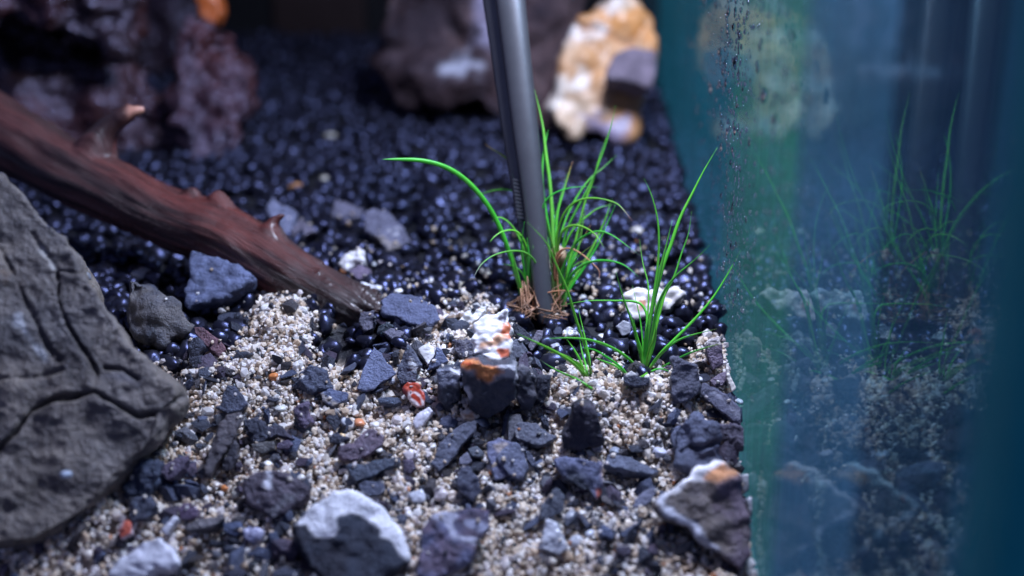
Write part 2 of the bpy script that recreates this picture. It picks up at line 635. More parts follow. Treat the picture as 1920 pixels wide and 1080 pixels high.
def stone_mesh(rng, name, poly, e, yaw, thick, col, mat, rough, P, stains=(), taper=0.8, voxel=None, cracks=(), layers=0.0, facet=0.03, bulge=0.08, col2=None, grit=0.0):
    e, yaw = math.radians(e), math.radians(yaw)
    n = np.array([math.sin(yaw) * math.cos(e), -math.cos(yaw) * math.cos(e), math.sin(e)])
    Fp = np.array([plane_hit(x, y, P, n) for x, y in poly])
    # orientation: counter-clockwise seen from the front
    a = sum(np.cross(Fp[i], Fp[(i + 1) % len(Fp)]) for i in range(len(Fp)))
    if a @ n < 0:
        Fp = Fp[::-1]
    c = Fp.mean(0)
    k = len(Fp)
    size = np.ptp(Fp @ np.stack([np.cross(n, [1, 0.3, 0.2]), n * 0 + np.array([1.0, 0, 0]), np.array([0, 0, 1.0])], 1), axis=0).max()
    bv = min(0.25 * thick, 0.1 * size)
    jit = 1 + rng.uniform(-0.06, 0.06, (k, 1))
    rings = [c + (Fp - c) * 0.95 + n * bv * 0.25, Fp - n * bv * 0.25, c + (Fp - c) * jit * (0.5 + 0.5 * taper) - n * thick * 0.55, c + (Fp - c) * taper - n * thick]
    V = np.concatenate(rings + [[c + n * thick * bulge], [c - n * thick * 1.05]])
    Fl = []
    for r in range(3):
        for i in range(k):
            j = (i + 1) % k
            Fl.append([r * k + j, r * k + i, (r + 1) * k + i, (r + 1) * k + j])
    for i in range(k):
        j = (i + 1) % k
        Fl.append([4 * k, i, j])
        Fl.append([4 * k + 1, 3 * k + j, 3 * k + i])
    vox = min(voxel or 1, max(0.014, size / 44))
    V, NN, FF = remesh(V, Fl, vox)
    seed = rng.uniform(0, 60, 3)
    # displacement: broad lumps, chipped facets, thin layers parallel to the face
    q = V + seed
    s1 = 1.6 / max(size, 0.2)
    d = rough * size * 0.9 * fbm(q * s1 * 1.6, 3)
    f1 = fbm(q * s1 * 3.2 + 9, 2)
    d += facet * size * (np.abs(f1) - 0.3)
    if layers:
        hgt = (V - c) @ n
        lay = (hgt / max(thick, 0.1)) * 5 + 0.7 * fbm(q * s1 * 2, 2)
        d += layers * size * (np.abs((lay % 1) - 0.5) - 0.25) * (1 - np.abs(NN @ n)) * 2
        st = np.floor(fbm(q * s1 * 1.7 + 40, 3) * 3) / 3
        d += layers * size * 0.35 * st
    d += 0.014 * min(1.0, size) * fbm(q * 9, 3)
    if grit:
        d += grit * (0.4 - np.abs(fbm(q * 3.3, 3))) + 0.4 * grit * fbm(q * 8, 2)
    px, _ = project(V)
    facing = (NN @ (CAM - c)) > 0
    for line, wd, dep in cracks:
        dd = seg_dist(px, line) + 3 * fbm(q * 3, 2)
        d -= np.where(facing, dep * np.exp(-(dd / wd) ** 2), 0)
    V = V + NN * d[:, None]
    if mat == 'slate':
        col = np.array(col) * np.array([1.25, 1.24, 1.30])
    C = np.tile(np.array(col, float), (len(V), 1))
    if col2 is not None:
        t = np.clip(0.5 + 0.9 * fbm(q * s1 * 2.2 + 5, 4), 0, 1)[:, None]
        C = C * (1 - t) + np.array(col2) * t
    C *= (1 + 0.22 * fbm(q * 3.1, 3))[:, None]
    for sp, sc_, feather in stains:
        if len(sp[0]) == 3:                     # a vein: polyline with half width
            line = [(a_, b_) for a_, b_, _ in sp]
            dd = sp[0][2] - seg_dist(px, line)
        else:
            dd = sdist(px, sp)
        t = np.clip(0.5 + (dd + feather * 1.2 * fbm(q * 4, 3)) / feather, 0, 1)[:, None]
        C = C * (1 - t) + np.array(sc_) * t
    return V - P, FF, C, NN


def stone(name, label, cat, poly, e=30, yaw=0, thick=0.4, col=(0.05, 0.055, 0.075), mat='slate', rough=0.022, up=0.0, group=None, anchor=None, depth=None, grainy=1.0, **kw):
    if depth is not None:
        q = max(poly, key=lambda p: p[1])
        P = at(q[0], q[1], depth)
    else:
        q = anchor or max(poly, key=lambda p: p[1])
        P = hit(*q)
        P = P - ray(*q) * 0.22              # stands on the grains, not among them
    P = P + np.array([0, 0, up * 0.7 - 0.02])
    sub = np.random.default_rng(zlib.crc32(label.encode()) + SEEDS.get(name, 0))
    V, FF, C, NN = stone_mesh(sub, name, poly, e, yaw, thick, col, mat, rough, P, **kw)
    X = V[:, 0] + P[0]
    V[:, 0] = np.minimum(X, XG - 0.012) - P[0]  # nothing pokes through the pane
    o = link(name, mesh_np(name, V, FF, C, M[mat]), None, P)
    tag(o, label, cat, group)
    upf = np.where(NN[:, 2] > 0.55)[0]
    if len(upf) and grainy:
        k = int(min(60, len(upf) * 0.0025 * grainy) + random.random())
        if k:
            TOPS.append(V[RNG.choice(upf, k)] + P)
    return o


BL, DK, PU, BR, TN, WH, GR = (0.085, 0.10, 0.16), (0.035, 0.037, 0.05), (0.085, 0.065, 0.095), (0.07, 0.06, 0.06), (0.15, 0.13, 0.11), (0.72, 0.70, 0.70), (0.14, 0.14, 0.16)
MD = (0.058, 0.064, 0.09)
RED = (0.40, 0.045, 0.02)
ORG = (0.65, 0.20, 0.05)

G_SL = 'slate pieces among the sand'
# -- left
stone('slate_slab', 'blue-grey slate wedge propped under the driftwood branch', 'slate', fr('A', [(625, 45), (700, 50), (800, 90), (900, 125), (1040, 190), (1155, 250), (1110, 300), (960, 420), (750, 490), (600, 535), (565, 500), (560, 380), (610, 280), (600, 160)]), e=48, yaw=-12, thick=0.5, col=BL, up=0.35, layers=0.01, group=G_SL)
stone('rough_stone', 'rough tan and grey stone wedged between the boulder and the blue-grey slate', 'stone', fr('A', [(80, 280), (160, 270), (290, 360), (400, 440), (500, 490), (600, 620), (620, 680), (560, 760), (440, 780), (380, 850), (330, 800), (200, 770), (100, 720), (70, 620), (90, 480)]), e=35, thick=0.9, col=(0.12, 0.11, 0.10), col2=(0.05, 0.055, 0.075), rough=0.10, up=0.1)
stone('slate_splinter', 'reddish brown slate splinter slanting below the blue-grey slate wedge', 'slate', fr('A', [(640, 680), (720, 690), (880, 810), (920, 880), (860, 950), (800, 900), (720, 820), (650, 740)]), e=40, thick=0.2, col=(0.11, 0.055, 0.06), group=G_SL)
stone('slate_chip', 'dark ragged chip at the corner of the tan and grey stone', 'slate', fr('A', [(590, 790), (680, 770), (730, 850), (690, 920), (720, 1000), (640, 1060), (600, 980)]), e=25, thick=0.3, col=DK, group=G_SL)
stone('slate_chip', 'dark triangular chip with its apex up, capping a long splinter', 'slate', fr('B', [(390, 285), (450, 280), (520, 360), (560, 440), (510, 490), (390, 520), (275, 470), (340, 440), (350, 360)]), e=40, thick=0.3, col=MD, up=0.12, group=G_SL)
stone('slate_splinter', 'long brown-grey splinter running down from the triangular chip', 'slate', fr('B', [(390, 530), (500, 500), (530, 540), (480, 640), (440, 740), (360, 860), (290, 960), (240, 1060), (190, 1050), (210, 930), (230, 830), (290, 700), (330, 610)]), e=38, yaw=10, thick=0.3, col=BR, layers=0.02, group=G_SL)
stone('slate_splinter', 'short dark splinter tucked against the long brown-grey one', 'slate', fr('B', [(440, 740), (470, 780), (470, 900), (420, 1010), (340, 1000), (370, 890)]), e=25, thick=0.25, col=(0.055, 0.05, 0.055), group=G_SL)
stone('slate_chip', 'glittering dark chip with ragged edges beside the long splinter', 'slate', fr('B', [(530, 570), (620, 550), (700, 600), (740, 690), (690, 760), (590, 770), (530, 700)]), e=35, thick=0.35, col=DK, rough=0.1, up=0.05, group=G_SL)
stone('slate_chip', 'thin curled dark chip carrying one tiny white grain', 'slate', fr('B', [(730, 620), (830, 620), (960, 740), (900, 725), (800, 700), (700, 750), (690, 680)]), e=45, thick=0.15, col=(0.05, 0.045, 0.06), up=0.05, group=G_SL)
stone('slate_chip', 'olive-grey flake under the glittering ragged chip', 'slate', fr('B', [(580, 770), (780, 750), (790, 820), (680, 860), (600, 830)]), e=35, thick=0.2, col=(0.11, 0.105, 0.095), group=G_SL)
stone('slate_chip', 'small purple-grey flake below the curled dark chip', 'slate', fr('B', [(800, 770), (900, 740), (945, 780), (900, 820), (800, 810)]), e=40, thick=0.15, col=PU, group=G_SL)
stone('slate_lump', 'knobbly dark slate lump sparkling in front of the driftwood tip', 'slate', fr('B', [(1000, 170), (1100, 110), (1200, 130), (1250, 220), (1260, 290), (1120, 330), (980, 300), (910, 290), (990, 240)]), e=40, thick=0.5, col=MD, rough=0.12, group=G_SL)
stone('slate_chip', 'smooth blue-grey chip with a tan broken edge', 'slate', fr('D', [(180, 170), (260, 120), (420, 170), (400, 230), (280, 285), (200, 230)]), e=55, yaw=-10, thick=0.25, col=BL, stains=[(fr('D', [(190, 180), (280, 290), (340, 260), (230, 200)]), (0.3, 0.25, 0.2), 8)], group=G_SL)
stone('slate_chip', 'purplish crumbly chip below the smooth tan-edged chip', 'slate', fr('B', [(930, 490), (1060, 430), (1080, 520), (1100, 580), (1040, 650), (980, 630), (1000, 550)]), e=35, thick=0.3, col=PU, rough=0.12, group=G_SL)
# -- centre
stone('slate_slab', 'broad flat slate at the driftwood tip with a white pebble on top', 'slate', fr('C', [(520, 110), (580, 50), (700, 50), (850, 80), (980, 150), (1030, 270), (960, 310), (860, 325), (740, 300), (640, 250), (520, 215)]), e=58, thick=0.35, col=(0.08, 0.09, 0.14), up=0.12, layers=0.01, group=G_SL)
stone('slate_chip', 'small plain grey chip under the broad flat slate', 'slate', fr('C', [(535, 375), (600, 330), (720, 370), (660, 440), (600, 430)]), e=50, thick=0.2, col=(0.10, 0.095, 0.12), group=G_SL)
stone('slate_chip', 'dark green-grey chip leaning under the broad flat slate', 'slate', fr('C', [(490, 330), (560, 285), (630, 330), (540, 400), (470, 390)]), e=20, thick=0.25, col=(0.04, 0.05, 0.055), up=0.05, group=G_SL)
stone('slate_slab', 'speckled blue-grey triangular slate standing on one long edge', 'slate', fr('C', [(455, 490), (500, 530), (570, 630), (655, 720), (600, 760), (540, 790), (450, 860), (370, 880), (310, 850), (350, 700), (400, 590)]), e=48, yaw=6, thick=0.18, col=(0.11, 0.125, 0.19), rough=0.02, facet=0.02, up=0.08, group=G_SL, grainy=0)
stone('slate_slab', 'grey pointed slate with a pale fleck behind the red and white stone', 'slate', fr('C', [(740, 470), (800, 540), (870, 650), (810, 700), (810, 790), (680, 820), (640, 740), (660, 650), (700, 570)]), e=30, thick=0.35, col=(0.08, 0.085, 0.11), layers=0.02, stains=[(fr('C', [(770, 610), (810, 640), (825, 700), (780, 690)]), (0.5, 0.5, 0.52), 5)], group=G_SL)
stone('white_chip', 'white angular chip leaning beside the grey pointed slate', 'quartz chip', fr('C', [(820, 510), (920, 450), (970, 500), (970, 570), (910, 650), (860, 580)]), e=45, thick=0.3, col=(0.62, 0.6, 0.6), mat='quartz', up=0.1)
stone('slate_chip', 'blue-grey curved chip beside the white angular chip', 'slate', fr('C', [(970, 480), (1030, 520), (1080, 620), (1000, 660), (900, 700), (930, 640), (980, 570)]), e=40, thick=0.25, col=BL, group=G_SL)
stone('red_stone', 'small red and white striped stone in the sand', 'stone', fr('C', [(690, 840), (740, 790), (830, 800), (890, 910), (880, 1000), (820, 1010), (770, 970), (700, 880)]), e=35, thick=0.35, col=(0.16, 0.03, 0.03), mat='pebble', stains=[(fr('C', [(780, 860), (850, 860), (890, 910), (890, 1010), (800, 1010), (770, 950)]), (0.7, 0.6, 0.6), 6), (fr('C', [(700, 790), (830, 795), (840, 860), (740, 840)]), (0.42, 0.06, 0.03), 6), (fr('C', [(795, 910, 3), (830, 950, 3), (850, 985, 3)]), RED, 3), (fr('C', [(830, 860, 3), (870, 900, 3), (880, 940, 3)]), RED, 3)])
stone('slate_chip', 'dark dished chip holding two pale grains under the triangular slate', 'slate', fr('C', [(480, 930), (540, 920), (680, 935), (690, 970), (600, 985), (490, 970)]), e=50, thick=0.2, col=(0.05, 0.06, 0.085), group=G_SL)
stone('slate_lump', 'crumbly grey lump at the very tip of the driftwood', 'slate', fr('C', [(340, 210), (450, 190), (480, 280), (440, 340), (380, 370), (330, 300)]), e=40, thick=0.3, col=(0.085, 0.08, 0.10), rough=0.12, up=0.05, group=G_SL)
# white stone on dark block
BLOCK_Z = float((hit(913, 786) - CAM) @ FWD) - 0.18
stone('white_chip', 'rough white quartz crumble between the brown twig and the grass roots', 'quartz chip', fr('E', [(280, 180), (350, 110), (450, 80), (480, 20), (525, 60), (460, 150), (380, 215), (290, 245)]), e=45, thick=0.3, col=(0.7, 0.68, 0.66), mat='quartz', rough=0.1)
stone('block_stone', 'dark upright block with an orange and white stained top rim', 'stone', fr('E', [(280, 560), (300, 535), (430, 530), (560, 575), (680, 565), (755, 585), (760, 690), (740, 850), (640, 960), (520, 1020), (440, 1000), (370, 940), (330, 830), (300, 700)]), e=2, yaw=-6, thick=0.55, col=(0.05, 0.053, 0.065), mat='boulder', rough=0.015, facet=0.03,
      stains=[(fr('E', [(275, 540), (430, 520), (560, 560), (760, 570), (760, 660), (640, 650), (520, 690), (440, 650), (290, 600)]), (0.42, 0.42, 0.46), 8), (fr('E', [(265, 515), (430, 500), (570, 545), (640, 620), (510, 695), (430, 670), (390, 615), (280, 585)]), (0.75, 0.27, 0.08), 6), (fr('E', [(280, 530), (420, 528), (440, 560), (370, 570), (290, 565)]), (0.5, 0.08, 0.02), 6),
              (fr('E', [(335, 760, 3), (350, 830, 3), (360, 880, 2)]), (0.5, 0.5, 0.55), 5)], grainy=0.3)
stone('white_stone', 'knobbly white stone with orange-red stains perched on the dark block', 'stone', fr('E', [(600, 120), (680, 95), (700, 200), (720, 260), (705, 330), (725, 410), (690, 480), (620, 535), (540, 515), (470, 490), (430, 470), (390, 480), (400, 400), (385, 350), (405, 290), (400, 215), (450, 165), (530, 130)]), e=42, thick=0.5, col=(0.80, 0.78, 0.79), mat='quartz', rough=0.04, facet=0.05, depth=BLOCK_Z, voxel=0.02, grainy=0,
      stains=[(fr('E', [(600, 440), (690, 430), (690, 480), (620, 500)]), (0.6, 0.14, 0.07), 4), (fr('E', [(640, 230), (700, 200), (700, 340), (650, 330)]), (0.6, 0.17, 0.08), 4), (fr('E', [(420, 340), (540, 350), (600, 310), (660, 340), (560, 390), (490, 430), (430, 430)]), (0.74, 0.42, 0.26), 6), (fr('E', [(600, 150), (650, 140), (655, 185), (605, 185)]), (0.12, 0.11, 0.14), 5), (fr('E', [(410, 450), (440, 450), (440, 475)]), (0.45, 0.05, 0.03), 5)])
stone('slate_slab', 'pale-topped slate plate leaning against the left side of the dark block', 'slate', fr('E', [(80, 600), (200, 590), (285, 640), (270, 720), (285, 860), (150, 910), (90, 850), (100, 700)]), e=10, thick=0.5, col=(0.045, 0.048, 0.06), stains=[(fr('E', [(80, 590), (290, 590), (270, 700), (120, 755), (90, 690)]), (0.22, 0.23, 0.30), 5), (fr('E', [(200, 590), (290, 590), (285, 660), (220, 630)]), (0.6, 0.6, 0.65), 5)], group=G_SL)
stone('speckled_stone', 'grey speckled upright stone pressed against the dark block', 'stone', fr('E', [(770, 590), (860, 600), (930, 670), (910, 830), (880, 960), (790, 950), (765, 800)]), e=12, thick=0.5, col=(0.11, 0.105, 0.115), col2=(0.04, 0.04, 0.05), rough=0.08)
stone('slate_chip', 'black flat-topped chip beside the grey speckled upright stone', 'slate', fr('E', [(930, 660), (1050, 650), (1040, 760), (980, 890), (920, 850)]), e=15, thick=0.4, col=(0.035, 0.035, 0.042), group=G_SL)
stone('slate_chip', 'black smooth chip below the grass roots behind the white stone', 'slate', fr('E', [(740, 200), (830, 260), (900, 330), (850, 400), (780, 340), (720, 260)]), e=35, thick=0.25, col=(0.02, 0.02, 0.024), up=0.1, group=G_SL)
stone('slate_chip', 'squarish grey chip touching the white stone on the grass side', 'slate', fr('E', [(720, 330), (800, 350), (855, 440), (800, 500), (700, 505)]), e=42, thick=0.25, col=(0.09, 0.095, 0.115), up=0.05, group=G_SL)
stone('slate_splinter', 'narrow grey splinter pointing up toward the tweezer tip', 'slate', fr('E', [(930, 270), (985, 270), (970, 340), (880, 445), (850, 400)]), e=42, thick=0.15, col=(0.12, 0.11, 0.13), group=G_SL)
stone('slate_lump', 'crumbly dark lump with pale specks on the driftwood side of the white stone', 'slate', fr('E', [(240, 350), (330, 335), (395, 380), (385, 480), (280, 490), (230, 430)]), e=40, thick=0.35, col=(0.06, 0.055, 0.075), col2=(0.14, 0.13, 0.15), rough=0.12, group=G_SL)
stone('cream_pebble', 'cream and rust pebble at the foot of the dark block', 'pebble', fr('E', [(275, 960), (340, 925), (400, 950), (440, 1000), (400, 1022), (310, 1012)]), e=50, thick=0.2, col=(0.7, 0.62, 0.55), mat='pebble', up=0.08, stains=[(fr('E', [(310, 975), (380, 970), (400, 1005), (330, 1005)]), (0.5, 0.28, 0.16), 6)])
# -- middle front
stone('slate_slab', 'tall blue-grey slate leaning beneath the cream and rust pebble', 'slate', fr('F', [(450, 200), (485, 210), (470, 280), (400, 350), (340, 420), (270, 520), (180, 600), (110, 540), (150, 470), (180, 390), (270, 290), (380, 210)]), e=40, yaw=15, thick=0.3, col=(0.075, 0.08, 0.105), layers=0.02, group=G_SL)
stone('slate_slab', 'oval grey slate with one pale edge in front of the dark block', 'slate', fr('F', [(780, 230), (830, 210), (930, 220), (1000, 280), (1105, 330), (1000, 390), (950, 405), (870, 380), (780, 340), (765, 270)]), e=50, thick=0.25, col=(0.085, 0.09, 0.11), up=0.06, group=G_SL, stains=[(fr('F', [(770, 280, 3), (800, 345, 3)]), (0.4, 0.4, 0.42), 5)])
stone('slate_slab', 'pale-cornered slate lying behind the smooth five-sided slate', 'slate', fr('F', [(560, 380), (640, 330), (740, 365), (780, 420), (720, 600), (730, 630), (610, 680), (590, 560), (550, 470)]), e=48, thick=0.2, col=(0.10, 0.105, 0.16), group=G_SL, stains=[(fr('F', [(620, 400), (700, 390), (650, 450)]), (0.4, 0.33, 0.3), 6)])
stone('slate_slab', 'smooth blue-grey five-sided slate resting on the sand', 'slate', fr('F', [(740, 370), (800, 380), (850, 460), (880, 570), (830, 650), (790, 660), (720, 620), (620, 500), (680, 420)]), e=45, yaw=-8, thick=0.22, col=(0.10, 0.11, 0.155), rough=0.02, facet=0.02, up=0.14, group=G_SL)
stone('slate_slab', 'blue-grey tapering slate sunk upright below two small chips', 'slate', fr('F', [(340, 560), (410, 550), (490, 660), (500, 760), (440, 840), (340, 760), (310, 680)]), e=30, thick=0.35, col=(0.075, 0.08, 0.11), group=G_SL)
stone('slate_chip', 'pale grey chip capping the tapering sunk slate', 'slate', fr('F', [(340, 490), (400, 445), (440, 520), (400, 545), (330, 540)]), e=50, thick=0.15, col=(0.14, 0.14, 0.18), up=0.1, group=G_SL)
stone('slate_chip', 'dull green-grey chip between the tall slate and the pale-cornered one', 'slate', fr('F', [(400, 420), (470, 400), (540, 460), (500, 490), (430, 480)]), e=50, thick=0.2, col=(0.085, 0.095, 0.11), up=0.05, group=G_SL)
stone('slate_splinter', 'thin dark sliver under the oval grey slate', 'slate', fr('F', [(850, 430), (900, 460), (955, 570), (900, 565), (860, 500)]), e=40, thick=0.15, col=MD, group=G_SL)
stone('peaked_stone', 'black smooth peaked stone standing in the pale sand mound', 'stone', fr('F', [(1220, 95), (1260, 70), (1370, 100), (1410, 150), (1450, 280), (1465, 400), (1350, 400), (1260, 440), (1140, 440), (1130, 310), (1200, 200)]), e=8, thick=0.5, col=(0.032, 0.03, 0.036), mat='boulder', rough=0.05, stains=[(fr('F', [(1230, 70), (1380, 90), (1390, 150), (1260, 120)]), (0.10, 0.09, 0.12), 10)])
stone('slate_slab', 'blue-grey broken slate with a rusty corner below the peaked stone', 'slate', fr('F', [(1070, 510), (1150, 480), (1240, 490), (1450, 530), (1460, 680), (1420, 830), (1350, 760), (1280, 740), (1180, 660), (1100, 570)]), e=30, thick=0.45, col=(0.10, 0.11, 0.17), layers=0.02, group=G_SL, stains=[(fr('F', [(1400, 740), (1450, 730), (1445, 810), (1410, 800)]), (0.45, 0.12, 0.08), 7), (fr('F', [(1180, 560), (1290, 640), (1380, 800), (1280, 760), (1180, 670)]), (0.05, 0.055, 0.07), 14), (fr('F', [(1450, 530, 3), (1455, 700, 3)]), (0.35, 0.3, 0.38), 5)])
stone('slate_slab', 'plain blurred grey slate leaning at the edge of the front sand', 'slate', fr('F', [(1090, 720), (1160, 790), (1150, 900), (1040, 960), (960, 980), (970, 870)]), e=30, thick=0.3, col=(0.09, 0.10, 0.12), group=G_SL)
stone('white_pebble', 'large bluish white pebble in front of the plain blurred slate', 'pebble', fr('S', [(300, 860), (340, 870), (385, 970), (350, 1000), (270, 970)]), e=40, thick=0.35, col=(0.5, 0.51, 0.58), mat='pebble', rough=0.03)
stone('slate_slab', 'long flat grey slate tapering toward the glass below the peaked stone', 'slate', fr('H', [(450, 190), (560, 200), (700, 260), (850, 320), (790, 350), (600, 320), (430, 280)]), e=55, thick=0.25, col=(0.085, 0.095, 0.125), up=0.15, group=G_SL, rough=0.03)
stone('slate_chip', 'small blue-grey leaf-shaped chip beside the white-rimmed stone', 'slate', fr('H', [(720, 470), (800, 430), (820, 470), (760, 550), (690, 590), (640, 590), (660, 530)]), e=45, thick=0.15, col=(0.14, 0.145, 0.19), up=0.05, group=G_SL)
stone('slate_chip', 'small navy chip half sunk in the front sand', 'slate', fr('H', [(380, 760), (430, 700), (490, 740), (500, 810), (400, 790)]), e=50, thick=0.2, col=(0.07, 0.085, 0.14), group=G_SL)
# -- right
stone('slate_lump', 'square charcoal slate standing beside the free-standing grass plant', 'slate', fr('G', [(690, 190), (740, 185), (800, 230), (880, 250), (905, 370), (890, 450), (820, 500), (740, 515), (690, 480), (680, 330), (700, 260)]), e=25, thick=0.45, col=(0.07, 0.07, 0.09), up=0.05, rough=0.06, group=G_SL)
stone('slate_slab', 'long striped slate pointing down toward the glass', 'slate', fr('G', [(920, 385), (1000, 410), (1100, 470), (1200, 560), (1250, 680), (1220, 705), (1130, 650), (1000, 550), (890, 460)]), e=40, yaw=-15, thick=0.2, col=(0.085, 0.085, 0.115), layers=0.03, up=0.12, group=G_SL, stains=[(fr('G', [(1000, 440, 2), (1150, 590, 3), (1210, 650, 2)]), (0.2, 0.2, 0.25), 5), (fr('G', [(890, 440, 2), (930, 490, 2)]), (0.6, 0.6, 0.6), 3)])
stone('block_stone', 'brown-grey square block touching the glass under the long striped slate', 'stone', fr('G', [(1030, 680), (1130, 670), (1255, 710), (1250, 860), (1180, 870), (1080, 850), (1040, 780)]), e=25, yaw=-10, thick=0.5, col=(0.08, 0.07, 0.09), rough=0.06)
stone('slate_lump', 'knobbly blue-grey slate split by a dark crack, above the white-rimmed stone', 'slate', fr('G', [(800, 630), (890, 600), (920, 650), (1010, 680), (1035, 770), (1020, 880), (1050, 950), (1000, 1040), (850, 1050), (740, 970), (710, 880), (690, 790), (710, 680)]), e=28, thick=0.7, col=(0.085, 0.095, 0.135), rough=0.09, voxel=0.03, group=G_SL, cracks=[(fr('G', [(840, 840), (900, 850), (970, 830), (1020, 800)]), 3, 0.10), (fr('G', [(800, 700), (820, 780), (840, 840), (760, 880)]), 3, 0.04)])
stone('bark_piece', 'pale-capped purple bark-like fragment standing against the glass', 'stone', fr('G', [(960, 70), (1020, 55), (1060, 100), (1065, 250), (990, 290), (955, 200), (945, 120)]), e=20, thick=0.35, col=(0.15, 0.115, 0.15), layers=0.04, stains=[(fr('G', [(940, 50), (1060, 50), (1060, 110), (960, 130)]), (0.55, 0.5, 0.48), 8)])
stone('slate_chip', 'purple-grey chip at the foot of the bark-like fragment', 'slate', fr('G', [(965, 365), (1040, 310), (1090, 290), (1100, 350), (1050, 405), (1000, 400)]), e=40, thick=0.25, col=(0.15, 0.12, 0.15), group=G_SL)
stone('white_chip', 'thin white sliver leaning beside the purple-grey chip at the glass', 'quartz chip', fr('G', [(1090, 250), (1120, 330), (1165, 420), (1130, 445), (1090, 350)]), e=35, thick=0.15, col=(0.6, 0.56, 0.52), mat='quartz')
stone('slate_chip', 'black chip with a white cap at the foot of the free-standing grass plant', 'slate', fr('G', [(340, 330), (400, 285), (450, 330), (540, 340), (530, 390), (430, 410), (350, 390)]), e=30, thick=0.35, col=(0.03, 0.032, 0.045), up=0.08, stains=[(fr('G', [(360, 290), (440, 280), (440, 315), (370, 325)]), (0.6, 0.58, 0.58), 5)], group=G_SL)
stone('rimmed_stone', 'large olive-brown stone with a white rim and orange tip by the glass', 'stone', fr('H', [(1250, 250), (1310, 270), (1370, 340), (1400, 390), (1440, 520), (1480, 640), (1500, 800), (1500, 960), (1420, 1050), (1330, 980), (1240, 900), (1160, 850), (1050, 720), (930, 680), (850, 640), (805, 570), (830, 510), (900, 440), (990, 380), (1080, 310), (1180, 290)]), e=38, yaw=-6, thick=0.7, col=(0.17, 0.14, 0.115), col2=(0.11, 0.09, 0.085), mat='boulder', rough=0.05, grainy=0.4,
      stains=[(fr('H', [(1350, 420), (1440, 500), (1520, 800), (1520, 1080), (1400, 1060), (1300, 950), (1330, 600)]), (0.17, 0.13, 0.16), 25),
              (fr('H', [(1240, 880, 6), (1165, 825, 6), (1065, 705, 7), (945, 645, 8), (870, 600, 9), (845, 550, 9), (880, 490, 9)]), (0.62, 0.63, 0.72), 6),
              (fr('H', [(860, 470), (990, 370), (1080, 300), (1180, 280), (1260, 240), (1320, 270), (1230, 330), (1160, 400), (1060, 410), (950, 480), (880, 510)]), (0.85, 0.83, 0.85), 7),
              (fr('H', [(1230, 320), (1290, 280), (1350, 350), (1290, 370), (1220, 390), (1160, 380)]), (0.6, 0.28, 0.12), 8)])
stone('grey_pebble', 'grey pebble between the white-rimmed stone and the glass, higher of two', 'pebble', fr('H', [(1430, 340), (1490, 340), (1505, 440), (1450, 480), (1415, 430)]), e=40, thick=0.3, col=(0.25, 0.26, 0.29), mat='pebble')
stone('grey_pebble', 'longer grey pebble between the white-rimmed stone and the glass, lower of two', 'pebble', fr('H', [(1460, 520), (1530, 500), (1550, 640), (1490, 640)]), e=40, thick=0.3, col=(0.25, 0.26, 0.3), mat='pebble')
# -- purple and long ones, middle left
stone('striped_stone', 'purple-brown striped stone lying aslant on a long dark slate', 'stone', fr('D', [(340, 620), (440, 600), (520, 520), (600, 465), (640, 465), (720, 530), (700, 610), (600, 690), (470, 740), (380, 730), (330, 690)]), e=42, yaw=8, thick=0.4, col=(0.11, 0.08, 0.10), layers=0.03, up=0.1, stains=[(fr('D', [(520, 560, 2), (600, 640, 3), (560, 690, 2)]), (0.3, 0.28, 0.36), 4), (fr('D', [(640, 465, 2), (715, 530, 2)]), (0.4, 0.35, 0.4), 4), (fr('D', [(360, 690, 2), (480, 620, 2), (600, 500, 2)]), (0.05, 0.035, 0.05), 4)])
stone('slate_slab', 'long dark slate under the purple-brown striped stone', 'slate', fr('D', [(400, 780), (560, 760), (720, 715), (860, 705), (870, 760), (700, 830), (600, 890), (480, 920), (430, 860)]), e=45, thick=0.25, col=(0.055, 0.065, 0.085), up=0.08, group=G_SL)
stone('slate_chip', 'small purple cube-like chip beside the long dark slate', 'slate', fr('D', [(880, 730), (960, 730), (990, 800), (940, 850), (880, 830)]), e=30, thick=0.25, col=PU, group=G_SL)
stone('pink_pebble', 'pinkish white pebble touching the small purple chip', 'pebble', fr('D', [(870, 670), (940, 635), (1005, 660), (1000, 710), (920, 740)]), e=45, thick=0.3, col=(0.5, 0.45, 0.47), mat='pebble', up=0.08)
stone('quartz_chip', 'clear lilac quartz chip standing in the pale sand', 'quartz chip', fr('D', [(960, 420), (1000, 340), (1100, 280), (1130, 320), (1050, 440), (990, 470)]), e=42, thick=0.25, col=(0.55, 0.53, 0.6), mat='pebble', rough=0.02)
stone('slate_chip', 'ragged dark chip behind the striped stone beside a tan grain', 'slate', fr('D', [(250, 540), (320, 490), (380, 530), (440, 550), (350, 600), (260, 580)]), e=35, thick=0.25, col=DK, group=G_SL)
stone('slate_chip', 'dark dished flake with a pale rim just behind the white-capped stone', 'slate', fr('J', [(620, 230), (700, 200), (860, 210), (880, 290), (820, 330), (730, 340), (660, 310)]), e=45, thick=0.2, col=MD, stains=[(fr('J', [(660, 315, 2), (740, 340, 2), (830, 325, 2), (880, 260, 2)]), (0.35, 0.35, 0.4), 4)], group=G_SL)
stone('white_pebble', 'bluish white pebble between the white-capped stone and the tapering slate', 'pebble', fr('D', [(920, 1010), (1040, 975), (1075, 1040), (1060, 1085), (960, 1085)]), e=45, thick=0.3, col=(0.45, 0.46, 0.52), mat='pebble')
stone('pink_pebble', 'pale pink pebble to the block side of the bluish white pebble', 'pebble', fr('F', [(150, 730), (200, 710), (250, 770), (220, 815), (140, 810)]), e=45, thick=0.3, col=(0.5, 0.44, 0.45), mat='pebble')
